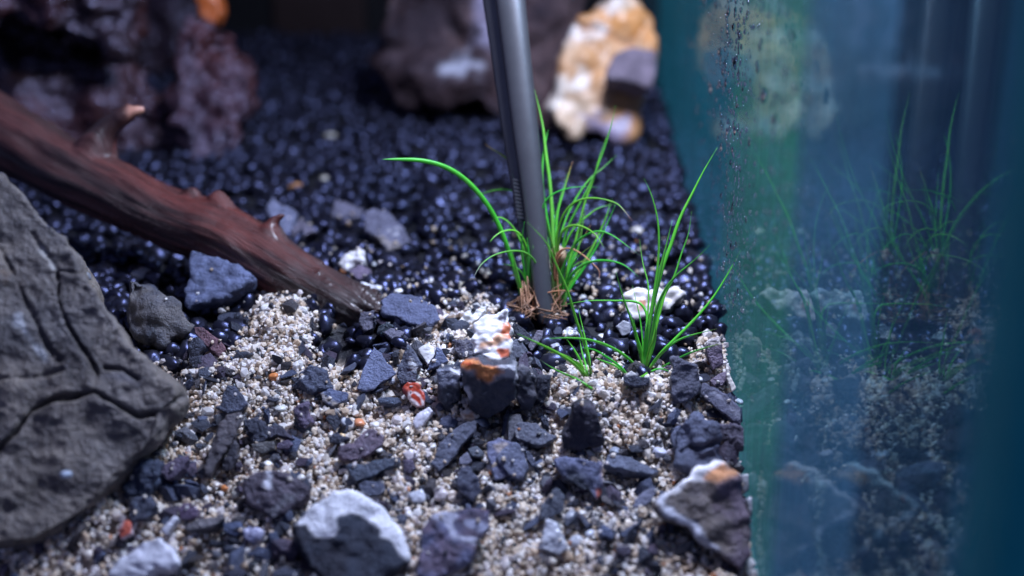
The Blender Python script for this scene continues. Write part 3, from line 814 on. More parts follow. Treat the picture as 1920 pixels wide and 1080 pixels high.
# -- bottom
stone('capped_stone', 'large dark slate boulder with a curved white quartz cap', 'stone', fr('J', [(45, 580), (120, 490), (250, 390), (400, 310), (580, 280), (720, 360), (880, 450), (980, 560), (1040, 680), (1060, 800), (1090, 900), (1000, 1000), (900, 1080), (700, 1180), (400, 1180), (200, 1000), (100, 800), (50, 650)]), e=45, thick=0.9, col=(0.016, 0.020, 0.030), col2=(0.014, 0.013, 0.019), rough=0.03, layers=0.015, voxel=0.032, anchor=(650, 1085), grainy=0,
      stains=[(fr('J', [(20, 600), (250, 380), (400, 290), (600, 260), (900, 430), (1070, 700), (1110, 910), (1050, 910), (940, 750), (850, 700), (840, 630), (720, 540), (600, 510), (440, 540), (470, 640), (420, 690), (270, 700), (210, 640), (170, 570), (60, 615)]), (0.82, 0.82, 0.88), 4)])
stone('streaked_stone', 'blurred purple-blue slate with pale forked streaks on its face', 'stone', fr('J', [(1200, 640), (1310, 500), (1560, 450), (1810, 460), (1800, 640), (1700, 760), (1650, 900), (1450, 1040), (1300, 1100), (1160, 1060), (1180, 900), (1190, 760)]), e=45, yaw=6, thick=0.6, col=(0.085, 0.09, 0.155), col2=(0.11, 0.08, 0.12), rough=0.05,
      stains=[(fr('J', [(1330, 520, 6), (1500, 510, 8), (1450, 590, 5), (1500, 700, 4), (1690, 750, 4)]), (0.4, 0.4, 0.5), 6), (fr('J', [(1600, 570, 5), (1780, 620, 6)]), (0.36, 0.37, 0.5), 6), (fr('J', [(1560, 440), (1820, 450), (1800, 500), (1580, 490)]), (0.13, 0.07, 0.11), 9)])
stone('brown_slab', 'large brown-grey slate with a white streak behind the white-capped stone', 'stone', fr('I', [(1150, 300), (1250, 200), (1400, 190), (1620, 260), (1700, 330), (1720, 400), (1600, 480), (1500, 560), (1400, 600), (1300, 520), (1180, 470)]), e=42, thick=0.5, col=(0.085, 0.07, 0.085), mat='boulder', layers=0.02, stains=[(fr('I', [(1345, 160, 6), (1380, 230, 3), (1365, 320, 2)]), (0.5, 0.5, 0.56), 5), (fr('I', [(1350, 530), (1480, 430), (1620, 370), (1600, 430), (1500, 520), (1400, 580)]), (0.12, 0.115, 0.13), 7)])
stone('white_stone', 'large blurred white stone lying in front of the boulder foot', 'stone', fr('I', [(20, 1080), (140, 900), (300, 790), (450, 760), (560, 850), (610, 970), (540, 1030), (420, 1010), (330, 1090), (150, 1150)]), e=50, thick=0.6, col=(0.55, 0.55, 0.63), mat='quartz', rough=0.04, grainy=0)
stone('slate_chip', 'purple chip with frosted top leaning on the boulder side', 'slate', fr('I', [(460, 150), (560, 100), (700, 60), (650, 170), (560, 260), (510, 280), (450, 220)]), e=40, thick=0.3, col=PU, group=G_SL)
stone('purple_pebble', 'round dull purple pebble behind the white rod-shaped chip', 'pebble', fr('I', [(600, 510), (650, 470), (720, 460), (780, 520), (760, 590), (690, 610), (620, 600)]), e=45, thick=0.35, col=(0.11, 0.08, 0.13), mat='pebble')
stone('slate_splinter', 'flat olive-grey splinter below the round purple pebble', 'slate', fr('I', [(640, 660), (780, 600), (990, 560), (1000, 590), (940, 640), (820, 680), (680, 700)]), e=55, thick=0.25, col=(0.11, 0.10, 0.10), up=0.1, group=G_SL)
stone('slate_chip', 'plain blue chip beside the lilac crystal pebble', 'slate', fr('I', [(980, 630), (1130, 620), (1150, 700), (1080, 750), (980, 700)]), e=45, thick=0.3, col=(0.07, 0.09, 0.15), group=G_SL)
stone('white_chip', 'white rod-shaped chip lying aslant near the boulder foot', 'quartz chip', fr('I', [(450, 690), (570, 570), (610, 590), (500, 725)]), e=45, thick=0.2, col=(0.6, 0.6, 0.68), mat='pebble', rough=0.02, up=0.06)
stone('red_stone', 'small blurred red and white pebble at the boulder foot', 'pebble', fr('I', [(90, 700), (130, 620), (190, 610), (210, 720), (120, 770)]), e=40, thick=0.3, col=(0.5, 0.42, 0.45), mat='pebble', stains=[(fr('I', [(160, 610), (210, 620), (210, 720), (120, 760), (110, 700), (160, 680)]), (0.5, 0.11, 0.07), 5)])
stone('lilac_pebble', 'crystalline lilac pebble between the blue chip and the navy chip', 'pebble', fr('I', [(1150, 690), (1250, 640), (1320, 700), (1300, 770), (1220, 790), (1160, 750)]), e=45, thick=0.3, col=(0.33, 0.33, 0.46), mat='pebble', rough=0.1)
stone('slate_chip', 'tiny navy chip beside the crystalline lilac pebble', 'slate', fr('I', [(1360, 710), (1430, 700), (1450, 780), (1380, 800)]), e=45, thick=0.25, col=(0.06, 0.075, 0.12), group=G_SL)
stone('slate_lump', 'dark blue crumbly lump resting against the boulder foot', 'slate', fr('I', [(220, 150), (330, 90), (430, 110), (430, 200), (370, 330), (330, 400), (200, 420), (130, 330)]), e=35, thick=0.5, col=(0.04, 0.05, 0.075), rough=0.1, up=0.1, group=G_SL)
stone('slate_lump', 'dark lump below the dark blue crumbly one at the boulder foot', 'slate', fr('I', [(180, 450), (350, 400), (420, 470), (330, 600), (200, 620)]), e=40, thick=0.4, col=(0.05, 0.055, 0.075), rough=0.1, group=G_SL)
stone('slate_chip', 'dark blurred chip at the bottom edge left of the white-capped stone', 'slate', fr('I', [(1000, 1050), (1080, 980), (1190, 1050), (1130, 1100), (1040, 1100)]), e=50, thick=0.3, col=(0.05, 0.05, 0.07), group=G_SL)
stone('slate_chip', 'dark blurred chip at the bottom edge against the white-capped stone', 'slate', fr('I', [(1390, 1050), (1500, 1000), (1600, 1030), (1620, 1090), (1400, 1100)]), e=50, thick=0.3, col=(0.05, 0.055, 0.075), group=G_SL)
# -- behind
stone('slate_slab', 'blurred flat slate with a white patch lying on the black soil', 'slate', fr('M', [(1010, 280), (1000, 230), (1080, 190), (1200, 230), (1290, 330), (1340, 430), (1180, 510), (1110, 410), (1020, 360)]), e=58, thick=0.3, col=(0.12, 0.12, 0.16), up=0.08, group=G_SL, stains=[(fr('M', [(1180, 350), (1260, 360), (1280, 410), (1200, 410)]), (0.55, 0.55, 0.6), 6), (fr('M', [(1110, 420), (1190, 500), (1260, 470), (1180, 420)]), (0.3, 0.27, 0.27), 8)])
stone('slate_slab', 'blurred dull slate lying behind the white-patched one', 'slate', fr('M', [(770, 250), (800, 130), (880, 150), (1000, 200), (990, 260), (860, 285)]), e=55, thick=0.3, col=(0.12, 0.115, 0.15), group=G_SL)
stone('slate_slab', 'blurred blue-grey slate behind the driftwood spur', 'slate', fr('M', [(290, 190), (350, 100), (430, 180), (540, 230), (500, 300), (450, 400), (390, 330)]), e=50, thick=0.3, col=(0.13, 0.14, 0.20), up=0.1, group=G_SL)
stone('slate_slab', 'blurred mauve slate beside the driftwood spur', 'slate', fr('M', [(450, 400), (550, 260), (670, 360), (560, 400)]), e=50, thick=0.3, col=(0.12, 0.11, 0.14), group=G_SL)
stone('white_chip', 'rough white quartz lump on the soil behind the driftwood tip', 'quartz chip', fr('M', [(810, 600), (900, 520), (1000, 505), (1025, 560), (940, 620), (860, 660)]), e=45, thick=0.4, col=(0.55, 0.53, 0.55), mat='quartz', rough=0.12)
stone('slate_chip', 'purplish chip with white rim beside the rough white quartz lump', 'slate', fr('M', [(890, 640), (990, 600), (1060, 640), (1060, 700), (960, 710)]), e=45, thick=0.3, col=(0.13, 0.10, 0.14), group=G_SL)
stone('white_chip', 'thin white worm-like chip lying beyond the driftwood tip', 'quartz chip', fr('M', [(980, 725), (1050, 740), (1150, 755), (1130, 785), (1060, 780), (1000, 760)]), e=50, thick=0.15, col=(0.62, 0.62, 0.66), mat='pebble', up=0.05)
stone('white_stone', 'lumpy white quartz stone on the soil behind the free-standing grass', 'stone', fr('O', [(820, 290), (900, 250), (1000, 280), (1060, 220), (1110, 240), (1200, 230), (1245, 270), (1190, 350), (1150, 400), (1000, 430), (870, 460), (820, 420)]), e=42, thick=0.5, col=(0.66, 0.62, 0.6), mat='quartz', rough=0.1, grainy=0, stains=[(fr('O', [(910, 330), (960, 330), (950, 380), (920, 380)]), (0.55, 0.25, 0.15), 7)])
stone('quartz_chip', 'translucent grey quartz disc among the black granules before the white quartz stone', 'quartz chip', fr('O', [(750, 510), (800, 465), (860, 480), (860, 560), (800, 582)]), e=30, thick=0.15, col=(0.32, 0.32, 0.37), mat='pebble', rough=0.03, up=0.06)
stone('speckled_stone', 'white and black speckled bit beside the tweezer tip', 'stone', fr('O', [(350, 545), (400, 505), (470, 530), (480, 570), (370, 590)]), e=40, thick=0.25, col=(0.5, 0.5, 0.52), col2=(0.03, 0.03, 0.04), mat='pebble', rough=0.1)
# -- far rocks
stone('dark_rock', 'blackish rock mass filling the shade behind the ledge and the slab', 'rock', [(-150, -200), (200, -200), (352, -200), (350, 60), (356, 130), (330, 165), (250, 150), (-150, 160)], e=5, thick=2.0, col=(0.02, 0.011, 0.011), mat='wetstone', rough=0.06, facet=0.05, layers=0.06, depth=40, voxel=0.12, grainy=0)  # near-black mass added as cave backdrop, stands in for the cavity's shade
stone('dark_rock', 'dark wet slab of rock highest at the back, above the ledge', 'rock', [(-120, -120), (246, -120), (243, 40), (214, 86), (168, 80), (110, 52), (40, 30), (-120, 20)], e=8, yaw=12, thick=3.5, col=(0.05, 0.018, 0.016), mat='wetstone', rough=0.07, facet=0.10, layers=0.13, depth=31, voxel=0.07, grit=0.06, col2=(0.03, 0.018, 0.02), grainy=0)
stone('dark_rock', 'dark wet rock ledge under the high slab, behind the driftwood', 'rock', [(-120, 40), (30, 56), (110, 84), (175, 118), (240, 105), (270, 118), (290, 150), (345, 165), (360, 250), (330, 330), (180, 330), (60, 250), (-120, 180)], e=35, yaw=8, thick=2.5, col=(0.05, 0.018, 0.016), mat='wetstone', rough=0.07, facet=0.10, layers=0.12, depth=32, voxel=0.07, grit=0.06, col2=(0.025, 0.014, 0.015), grainy=0)
stone('dark_rock', 'reddish dark wet rock standing where the soil begins, with violet sheen', 'rock', [(338, 60), (350, 30), (385, 22), (440, 62), (484, 130), (470, 200), (440, 290), (360, 310), (330, 230), (325, 140)], e=30, yaw=20, thick=2.2, col=(0.065, 0.021, 0.019), mat='wetstone', rough=0.08, facet=0.10, layers=0.07, depth=31.5, voxel=0.06, grit=0.06, col2=(0.04, 0.022, 0.03), grainy=0)
stone('orange_stone', 'blurred orange stone tip on top of the reddish dark rock', 'stone', [(362, -30), (400, -40), (418, 20), (400, 48), (378, 30)], e=20, thick=0.8, col=(0.5, 0.12, 0.03), mat='pebble', depth=33, rough=0.05, grainy=0)
stone('brown_rock', 'big mauve-brown rock overhanging the soil behind the tweezers', 'rock', fr('N', [(60, -200), (640, -200), (1200, -200), (1260, 60), (1200, 420), (1180, 900), (1000, 850), (860, 800), (700, 640), (560, 590), (420, 570), (220, 560), (130, 480), (100, 300), (70, 100)]), e=18, yaw=-4, thick=3.5, col=(0.12, 0.075, 0.07), mat='boulder', rough=0.05, facet=0.08, layers=0.08, depth=34.5, voxel=0.08, grit=0.06, col2=(0.055, 0.034, 0.036), grainy=0,
      stains=[(fr('N', [(460, 430), (560, 330), (650, 380), (560, 470)]), (0.42, 0.42, 0.5), 14), (fr('N', [(600, -100), (700, -100), (740, 260), (660, 260), (610, 80)]), (0.36, 0.32, 0.44), 20), (fr('N', [(60, -200), (600, -200), (600, 150), (450, 200), (200, 360), (60, 300)]), (0.025, 0.014, 0.014), 40), (fr('N', [(160, 570), (420, 590), (700, 680), (860, 830), (700, 950), (200, 700)]), (0.03, 0.02, 0.018), 15)])  # last dark patch is shade painted along the overhang's underside
stone('cream_rock', 'tall cream and orange rock beside the glass at the back', 'rock', fr('N', [(1260, 110), (1420, 20), (1480, -60), (1560, -60), (1690, 60), (1745, 230), (1700, 300), (1720, 420), (1660, 560), (1640, 700), (1580, 830), (1500, 860), (1390, 800), (1290, 740), (1220, 860), (1140, 780), (1080, 660), (1140, 480), (1170, 300), (1210, 180)]), e=22, yaw=6, thick=1.6, col=(0.60, 0.43, 0.29), mat='quartz', rough=0.035, facet=0.05, grit=0.0, layers=0.02, depth=32.5, voxel=0.06, col2=(0.55, 0.28, 0.12), grainy=0,
      stains=[(fr('N', [(1250, 120), (1400, 40), (1500, 40), (1700, 60), (1745, 230), (1690, 290), (1600, 270), (1420, 200)]), (0.62, 0.28, 0.09), 22), (fr('N', [(1420, 30), (1490, -40), (1560, -20), (1540, 60), (1440, 120)]), (0.72, 0.62, 0.54), 14), (fr('N', [(1220, 170, 12), (1190, 260, 12), (1380, 200, 8)]), (0.75, 0.68, 0.62), 14),
              (fr('N', [(1140, 520, 18), (1110, 640, 16), (1290, 480, 12)]), (0.76, 0.66, 0.56), 16), (fr('N', [(1290, 700), (1480, 760), (1580, 720), (1560, 850), (1480, 870), (1300, 780)]), (0.32, 0.26, 0.36), 14), (fr('N', [(1290, 240), (1400, 260), (1440, 440), (1400, 560), (1330, 470)]), (0.58, 0.30, 0.13), 20)],
      cracks=[(fr('N', [(1250, 150), (1400, 190), (1520, 260), (1600, 280)]), 5, 0.25)])
stone('mauve_stone', 'smooth mauve stone leaning on the cream and orange rock', 'stone', fr('N', [(1430, 440), (1480, 340), (1580, 285), (1740, 310), (1745, 400), (1700, 540), (1580, 500), (1440, 480)]), e=35, yaw=12, thick=0.8, col=(0.22, 0.175, 0.21), mat='boulder', rough=0.04, depth=31.4, grainy=0)

# ------------------------------------------------------------------ boulder
K = lambda pts: fr('K', pts)
bp = [(-160, 330), (0, 322), (24, 340), (75, 400), (122, 440), (155, 508), (190, 565), (220, 608), (246, 650), (294, 698), (330, 726), (342, 748), (330, 772),
      (308, 785), (298, 830), (264, 872), (228, 912), (190, 950), (140, 990), (60, 1030), (-160, 1060)]
DKC = (0.05, 0.045, 0.045)
stone('boulder', 'big brown-grey cracked boulder with pale veins at the driftwood side', 'boulder', bp, e=34, yaw=14, thick=3.0, col=(0.185, 0.158, 0.130), col2=(0.108, 0.10, 0.095), mat='boulder', rough=0.02, facet=0.03, anchor=(140, 1000), voxel=0.03, grit=0.03, taper=0.9, bulge=0.03, grainy=0,
      cracks=[(K([(-20, 1180), (60, 1100), (130, 1010), (230, 960), (320, 955), (400, 935), (480, 980), (580, 1035), (680, 1020), (760, 960)]), 3.6, 0.17), (K([(240, 430), (245, 540), (280, 640), (340, 740), (390, 810)]), 2.0, 0.11), (K([(0, 330), (60, 440), (130, 600), (200, 740), (250, 800)]), 3, 0.06),
              (K([(130, 260), (190, 340), (240, 420), (350, 430), (390, 440)]), 2.5, 0.04), (K([(390, 810), (410, 860), (395, 930)]), 2.5, 0.08), (K([(440, 830), (520, 840), (580, 880)]), 3, 0.10), (K([(0, 880), (150, 870), (260, 840)]), 4, 0.05), (K([(430, 580), (450, 620)]), 3, 0.05), (K([(520, 650), (440, 760)]), 3, 0.04)],
      stains=[(K([(145, 270, 5), (190, 350, 5), (225, 405, 4)]), (0.46, 0.45, 0.43), 6), (K([(80, 630, 5), (130, 720, 8), (200, 800, 8)]), (0.38, 0.39, 0.42), 8), (K([(60, 40, 3), (150, 140, 3), (290, 260, 3), (360, 380, 3), (430, 480, 4), (500, 610, 5), (560, 700, 3), (650, 800, 3)]), (0.60, 0.56, 0.56), 5),
              (K([(430, 870, 3), (520, 860, 3), (590, 890, 3)]), (0.13, 0.12, 0.12), 8), (K([(0, 400), (60, 440), (20, 520)]), (0.13, 0.085, 0.05), 15)])


def pebble(px, py, r, col, label, name='pebble', cat='pebble', up=0.0, group=None, squash=0.75, mat='pebble', seed=None, depth=None):
    P = hit(px, py + r * 0.5) if depth is None else at(px, py, depth)
    z = (P - CAM) @ FWD
    R = r * z / F_PX
    V0, F0 = ICO3
    s = RNG.uniform(0, 50, 3)
    V = V0 * (1 + 0.28 * fbm(V0 * 0.9 + s, 3))[:, None] * np.array([R * random.uniform(0.9, 1.15), R * random.uniform(0.85, 1.1), R * squash])
    a = random.uniform(0, 6.28)
    ca, sa = math.cos(a), math.sin(a)
    V = V @ np.array([[ca, sa, 0], [-sa, ca, 0], [0, 0, 1]])
    C = np.array(col) * (1 + 0.12 * fbm(V0 * 2 + s, 3))[:, None]
    o = link(name, mesh_np(name, V, F0, C, M[mat]), None, P + np.array([0, 0, R * squash * 0.5 + up]))
    return tag(o, label, cat, group)


W1, W2, O1 = (0.66, 0.64, 0.62), (0.6, 0.53, 0.44), (0.55, 0.19, 0.06)
GP = 'pebbles on the bed'
pebble(220 + 1265 / 4.5, 460 + 535 / 4.5, 14, W1, 'smooth white pebble at the shaded top of the sand bank under the driftwood', group=GP)
pebble(220 + 1200 / 4.5, 460 + 420 / 4.5, 13, (0.55, 0.5, 0.52), 'pinkish pebble touching the underside of the driftwood', group=GP)
pebble(220 + 1040 / 4.5, 460 + 470 / 4.5, 12, (0.3, 0.27, 0.26), 'dull pebble in the shade behind the smooth white pebble', group=GP)
pebble(262, 508, 20, (0.45, 0.45, 0.48), 'blurred pale pebble on the soil above the tan and grey stone', squash=0.45, group=GP)
pebble(513, 705, 9, O1, 'orange pebble on the sand in front of the knobbly dark lump', group=GP)
pebble(342, 720, 9, O1, 'orange pebble touching the lower point of the boulder', group=GP)
pebble(602, 886, 9, (0.012, 0.013, 0.018), 'single shiny black granule on sand behind the white-capped stone', name='soil_granule', cat='granule', mat='soil', group=GP)
pebble(526, 761, 11, (0.55, 0.55, 0.53), 'flat greyish white pebble on sand above the curled dark chip', squash=0.5, group=GP)
pebble(524, 813, 4.5, W1, 'tiny white grain lying on the curled dark chip', up=0.12, group=GP)
pebble(748, 572, 9.5, W1, 'white pebble lying on the broad flat slate', up=0.27, squash=0.55, group=GP)
pebble(867, 763, 8, W1, 'clean white pebble just above the cream and rust pebble', up=0.1, group=GP)
pebble(702, 794, 9, W1, 'white oval pebble in the bright sand before the red and white stone', squash=0.6, group=GP)
pebble(748, 763, 6, W1, 'small white pebble under the red and white stone', group=GP)
pebble(655, 761, 10, (0.6, 0.58, 0.62), 'frosted lilac-white pebble in front of the triangular slate', group=GP)
pebble(648, 789, 10, (0.5, 0.52, 0.58), 'glassy bluish pebble beside the rusty orange pebble', group=GP)
pebble(675, 790, 11, (0.6, 0.24, 0.12), 'rusty orange pebble in the bright sand', squash=0.6, group=GP)
pebble(642, 826, 6, (0.68, 0.48, 0.26), 'tan grain perched on the ragged dark chip', up=0.08, group=GP)
pebble(808, 833, 9, (0.6, 0.58, 0.58), 'greyish clear pebble beside the tall blue-grey slate', group=GP)
pebble(812, 848, 6, W1, 'white bean-shaped grain on the tall blue-grey slate', up=0.1, group=GP)
pebble(677, 868, 5, W1, 'white grain on the long dark slate, nearest the striped stone', up=0.17, group=GP)
pebble(712, 862, 7, W1, 'white oval grain on the long dark slate, farthest from the boulder', up=0.17, squash=0.6, group=GP)
pebble(663, 739 - 2, 5, (0.62, 0.6, 0.55), 'cream bean-shaped grain below the triangular slate tip', group=GP)
pebble(735, 723, 7, (0.42, 0.45, 0.52), 'bluish grain in the dished chip under the triangular slate', up=0.08, group=GP)
pebble(421, 914, 8, O1, 'bright orange pebble in the sand behind the brown-grey slate', group=GP)
pebble(445, 920, 12, (0.55, 0.52, 0.46), 'cream pebble beside the bright orange pebble', group=GP)
pebble(500, 875, 9, W1, 'bluish white pebble on the back corner of the brown-grey slate', up=0.05, group=GP)
pebble(565, 918, 7, W1, 'white grain on the front corner of the brown-grey slate', up=0.2, group=GP)
pebble(287, 912, 6, (0.5, 0.54, 0.62), 'bluish white grain on the dark blue crumbly lump', up=0.3, group=GP)
pebble(160, 522, 10, (0.17, 0.18, 0.21), 'small grey disc stuck to the upper edge of the boulder', up=0.0, squash=0.8, depth=21.0, group=GP)
pebble(124, 893, 9, (0.35, 0.4, 0.5), 'pale blue grain stuck low on the boulder face', up=0.0, squash=0.8, depth=18.6, group=GP)
pebble(807, 526, 7, W1, 'white pebble on the black soil behind the white quartz lump', group=GP)
pebble(632, 462, 9, (0.62, 0.6, 0.5), 'cream pebble on the soil above the rough white quartz lump', squash=0.5, group=GP)
pebble(870, 514, 7, W1, 'white pebble on the soil, middle of a trio before the grass', group=GP)
pebble(869, 536, 10, (0.62, 0.58, 0.46), 'cream pebble nearest the camera in a trio before the grass', group=GP)
pebble(915, 516, 9, (0.7, 0.62, 0.5), 'cream pebble closest to the grass in a trio', group=GP)
pebble(705, 492, 9, (0.55, 0.58, 0.6), 'pale flat pebble above the purplish white-rimmed chip', squash=0.5, group=GP)
pebble(1195, 431, 10, (0.6, 0.56, 0.5), 'blurred cream pebble on the soil between the two grass plants', group=GP)
pebble(620, 255, 11, (0.5, 0.47, 0.4), 'far blurred cream pebble on the black soil', group=GP)
pebble(607, 335, 9, (0.5, 0.47, 0.4), 'blurred cream pebble on soil below the far cream one', group=GP)
pebble(555, 346, 13, (0.4, 0.2, 0.1), 'blurred orange-brown pebble on the soil above the driftwood', squash=0.5, group=GP)
pebble(830, 183, 14, (0.6, 0.52, 0.54), 'blurred pinkish pebble under the edge of the mauve-brown rock', group=GP)
pebble(1122, 577, 9, W1, 'white diamond-shaped pebble among granules beside the tweezers', group=GP)
pebble(1093, 557, 8, (0.5, 0.5, 0.52), 'grey-white pebble just behind the tweezers foot', group=GP)
pebble(1150, 558, 9, (0.52, 0.52, 0.56), 'pale pebble under the horizontal grass blade', group=GP)
pebble(1190, 530, 9, W1, 'white pebble behind the lumpy white quartz stone', group=GP)
pebble(1040, 648, 9, (0.4, 0.41, 0.48), 'dull grey pebble under the arching blades of the small sprout', group=GP)
pebble(1130, 628, 9, (0.5, 0.5, 0.52), 'flat grey-white pebble between the small sprout and the quartz disc', squash=0.5, group=GP)
pebble(1138, 643, 11, (0.46, 0.44, 0.5), 'lilac pebble before the translucent quartz disc', squash=0.55, group=GP)
pebble(1024, 730, 10, (0.6, 0.6, 0.64), 'white pebble at the sand edge beside the black flat-topped chip', group=GP)
pebble(1020, 746, 6, W1, 'tiny white pebble under the one beside the black flat-topped chip', group=GP)
pebble(848, 683, 8, (0.5, 0.5, 0.44), 'cream pebble by the upper corner of the dark block', group=GP)
pebble(840, 675, 6, (0.32, 0.2, 0.14), 'small rusty pebble above the leaning slate plate', group=GP)
pebble(805, 730, 5, O1, 'tiny orange pebble between the red stone and the leaning plate', group=GP)
pebble(1082, 829, 9, (0.55, 0.56, 0.64), 'white pebble in front of the peaked stone', up=0.1, group=GP)
pebble(1120, 838, 13, (0.3, 0.28, 0.33), 'mauve pebble at the foot of the peaked stone', group=GP)
pebble(1153, 856, 12, (0.24, 0.26, 0.32), 'flat grey pebble lying on the long flat slate', up=0.12, squash=0.5, group=GP)
pebble(1236, 846, 14, (0.45, 0.46, 0.56), 'bluish quartz pebble beside the cracked knobbly slate', group=GP)
pebble(1310, 722, 8, (0.55, 0.55, 0.6), 'white pebble where the charcoal slate meets the striped slate', up=0.1, group=GP)
pebble(1386, 752, 8, (0.6, 0.6, 0.64), 'white pebble against the glass under the bark-like fragment', group=GP)
pebble(1071, 968, 15, (0.3, 0.31, 0.36), 'blurred grey pebble behind the large bluish white one', group=GP)
pebble(1082, 1012, 15, (0.4, 0.41, 0.46), 'blurred grey-white pebble beside the large bluish white one', group=GP)
pebble(1106, 1000, 9, (0.5, 0.52, 0.6), 'blurred bluish pebble by the navy chip', group=GP)
pebble(1352, 1000, 12, (0.55, 0.46, 0.34), 'cream pebble lying on the white-rimmed stone', up=0.42, group=GP)
pebble(1375, 1012, 12, (0.3, 0.31, 0.36), 'grey pebble lying on the white-rimmed stone', up=0.42, group=GP)
pebble(985, 840, 9, W1, 'white pebble wedged behind the pale-cornered slate', up=0.06, group=GP)
pebble(930, 813, 8, (0.4, 0.34, 0.26), 'cream-brown pebble below the dark block', group=GP)

# ------------------------------------------------------------------ driftwood
WZ0 = 26.0


def wz(px):
    P = hit(690, 590)
    z1 = (P - CAM) @ FWD
    return z1 + (WZ0 - z1) * np.clip((690 - px) / 690, -0.5, 1.3)


wc = [(-90, 195, 74), (0, 247, 72), (60, 280, 66), (110, 312, 62), (200, 352, 63), (300, 402, 60), (360, 426, 63), (430, 450, 62), (500, 492, 58), (560, 526, 55), (610, 553, 53), (650, 574, 48), (685, 592, 38), (705, 602, 26)]


def catmull(pts, n):
    pts = np.array(pts, float)
    P = np.concatenate([[2 * pts[0] - pts[1]], pts, [2 * pts[-1] - pts[-2]]])
    out = []
    m = len(pts) - 1
    for t in np.linspace(0, m - 1e-6, n):
        i = int(t)
        f = t - i
        a, b, c_, d = P[i], P[i + 1], P[i + 2], P[i + 3]
        out.append(0.5 * ((2 * b) + (-a + c_) * f + (2 * a - 5 * b + 4 * c_ - d) * f * f + (-a + 3 * b - 3 * c_ + d) * f ** 3))
    return np.array(out)


def tube(ctr, rad, ring, flat=1.0, cap=True):
    n = len(ctr)
    T = np.gradient(ctr, axis=0)
    T /= np.linalg.norm(T, axis=1)[:, None]
    view = FWD
    A = np.cross(T, view)
    A /= np.linalg.norm(A, axis=1)[:, None]
    B = np.cross(T, A)
    th = np.linspace(0, 2 * math.pi, ring, endpoint=False)
    V = ctr[:, None, :] + rad[:, None, None] * (A[:, None, :] * np.cos(th)[None, :, None] + B[:, None, :] * (np.sin(th) * flat)[None, :, None])
    V = V.reshape(-1, 3)
    Fl = []
    for i in range(n - 1):
        for j in range(ring):
            k = (j + 1) % ring
            Fl.append([i * ring + j, i * ring + k, (i + 1) * ring + k, (i + 1) * ring + j])
    if cap:
        V = np.concatenate([V, [ctr[0]], [ctr[-1]]])
        a, b = n * ring, n * ring + 1
        for j in range(ring):
            k = (j + 1) % ring
            Fl.append([a, k, j])
            Fl.append([b, (n - 1) * ring + j, (n - 1) * ring + k])
    return V, Fl


cc_ = catmull(wc, 70)
zs = wz(cc_[:, 0])
ctr = np.array([at(p[0], p[1], z) for p, z in zip(cc_, zs)])
rad = cc_[:, 2] * zs / F_PX * 0.92
V1, F1 = tube(ctr, rad, 28)
parts = [(V1, F1)]


def limb(pts, zoff=0.0):
    c3 = np.array([at(x, y, wz(x0) + zoff) for (x, y, r), x0 in zip(catmull(pts, 14), catmull(pts, 14)[:, 0])])
    r3 = catmull(pts, 14)[:, 2] * wz(pts[0][0]) / F_PX
    return tube(c3, r3, 16)


parts.append(limb([(172, 315, 48), (186, 274, 36), (201, 246, 24), (220, 228, 18), (238, 216, 15), (248, 211, 10)], 0.0))    # broken twig stub
parts.append(limb([(236, 217, 14), (250, 210, 10), (260, 207, 7), (268, 204, 3)], 0.0))
parts.append(limb([(228, 221, 14), (236, 209, 9), (241, 200, 5), (243, 195, 2)], -0.05))
parts.append(limb([(365, 410, 34), (360, 378, 22), (355, 354, 14)], 0.0))                                     # knob
parts.append(limb([(425, 430, 40), (415, 396, 24), (402, 366, 12)], 0.0))
parts.append(limb([(508, 470, 40), (508, 438, 22), (516, 414, 9), (535, 402, 3)], 0.0))                       # spur
Vw, Fw, n0 = [], [], 0
for v, f in parts:
    Vw.append(v)
    Fw += [[i + n0 for i in q] for q in f]
    n0 += len(v)
V, NN, FF = remesh(np.concatenate(Vw), Fw, 0.045)
# grain coordinates along the branch
d2 = ((V[:, None, :] - ctr[None, :, :]) ** 2).sum(-1)
ni = d2.argmin(1)
T = np.gradient(ctr, axis=0)
T /= np.linalg.norm(T, axis=1)[:, None]
arc = np.concatenate([[0], np.cumsum(np.linalg.norm(np.diff(ctr, axis=0), axis=1))])
rel = V - ctr[ni]
along = arc[ni] + (rel * T[ni]).sum(1)
rad_dir = rel - T[ni] * (rel * T[ni]).sum(1)[:, None]
rad_dir /= np.linalg.norm(rad_dir, axis=1)[:, None] + 1e-9
tw = 0.12 * along
gr = np.stack([along * 0.55, rad_dir @ UP * 3.2 + tw, rad_dir @ FWD * 3.2], -1)
dsp = 0.045 * fbm(gr * np.array([1, 1.0, 1.0]), 3) + 0.014 * fbm(gr * 3 + 7, 2) + 0.03 * fbm(V * 1.3, 2)
# knots: beaded scar near the tip, hollow along the middle
pxw, _ = project(V)
ragged = np.clip((pxw[:, 0] - 655) / 45, 0, 1)
dsp += ragged * 0.16 * fbm(gr * np.array([0.4, 2.2, 2.2]) + 11, 3)
scar = np.exp(-(seg_dist(pxw, [(600, 505), (612, 528)]) / 12) ** 2)
dsp += 0.05 * scar * np.clip(vnoise(V * 14) + 0.3, 0, 1)
V = V + NN * dsp[:, None]
t = np.clip(0.5 + 0.8 * fbm(gr * np.array([0.7, 1.3, 1.3]) + 3, 3), 0, 1)[:, None]
C = (1 - t) * np.array([0.030, 0.012, 0.011]) + t * np.array([0.13, 0.028, 0.021])
grey = np.clip((420 - pxw[:, 0]) / 300, 0, 1)[:, None] * 0.35
C = C * (1 - grey) + grey * np.array([0.085, 0.055, 0.055])
wet = np.clip((pxw[:, 0] - 440) / 220, 0, 1)[:, None] * 0.85
C = C * (1 - wet) + wet * np.array([0.022, 0.010, 0.009])
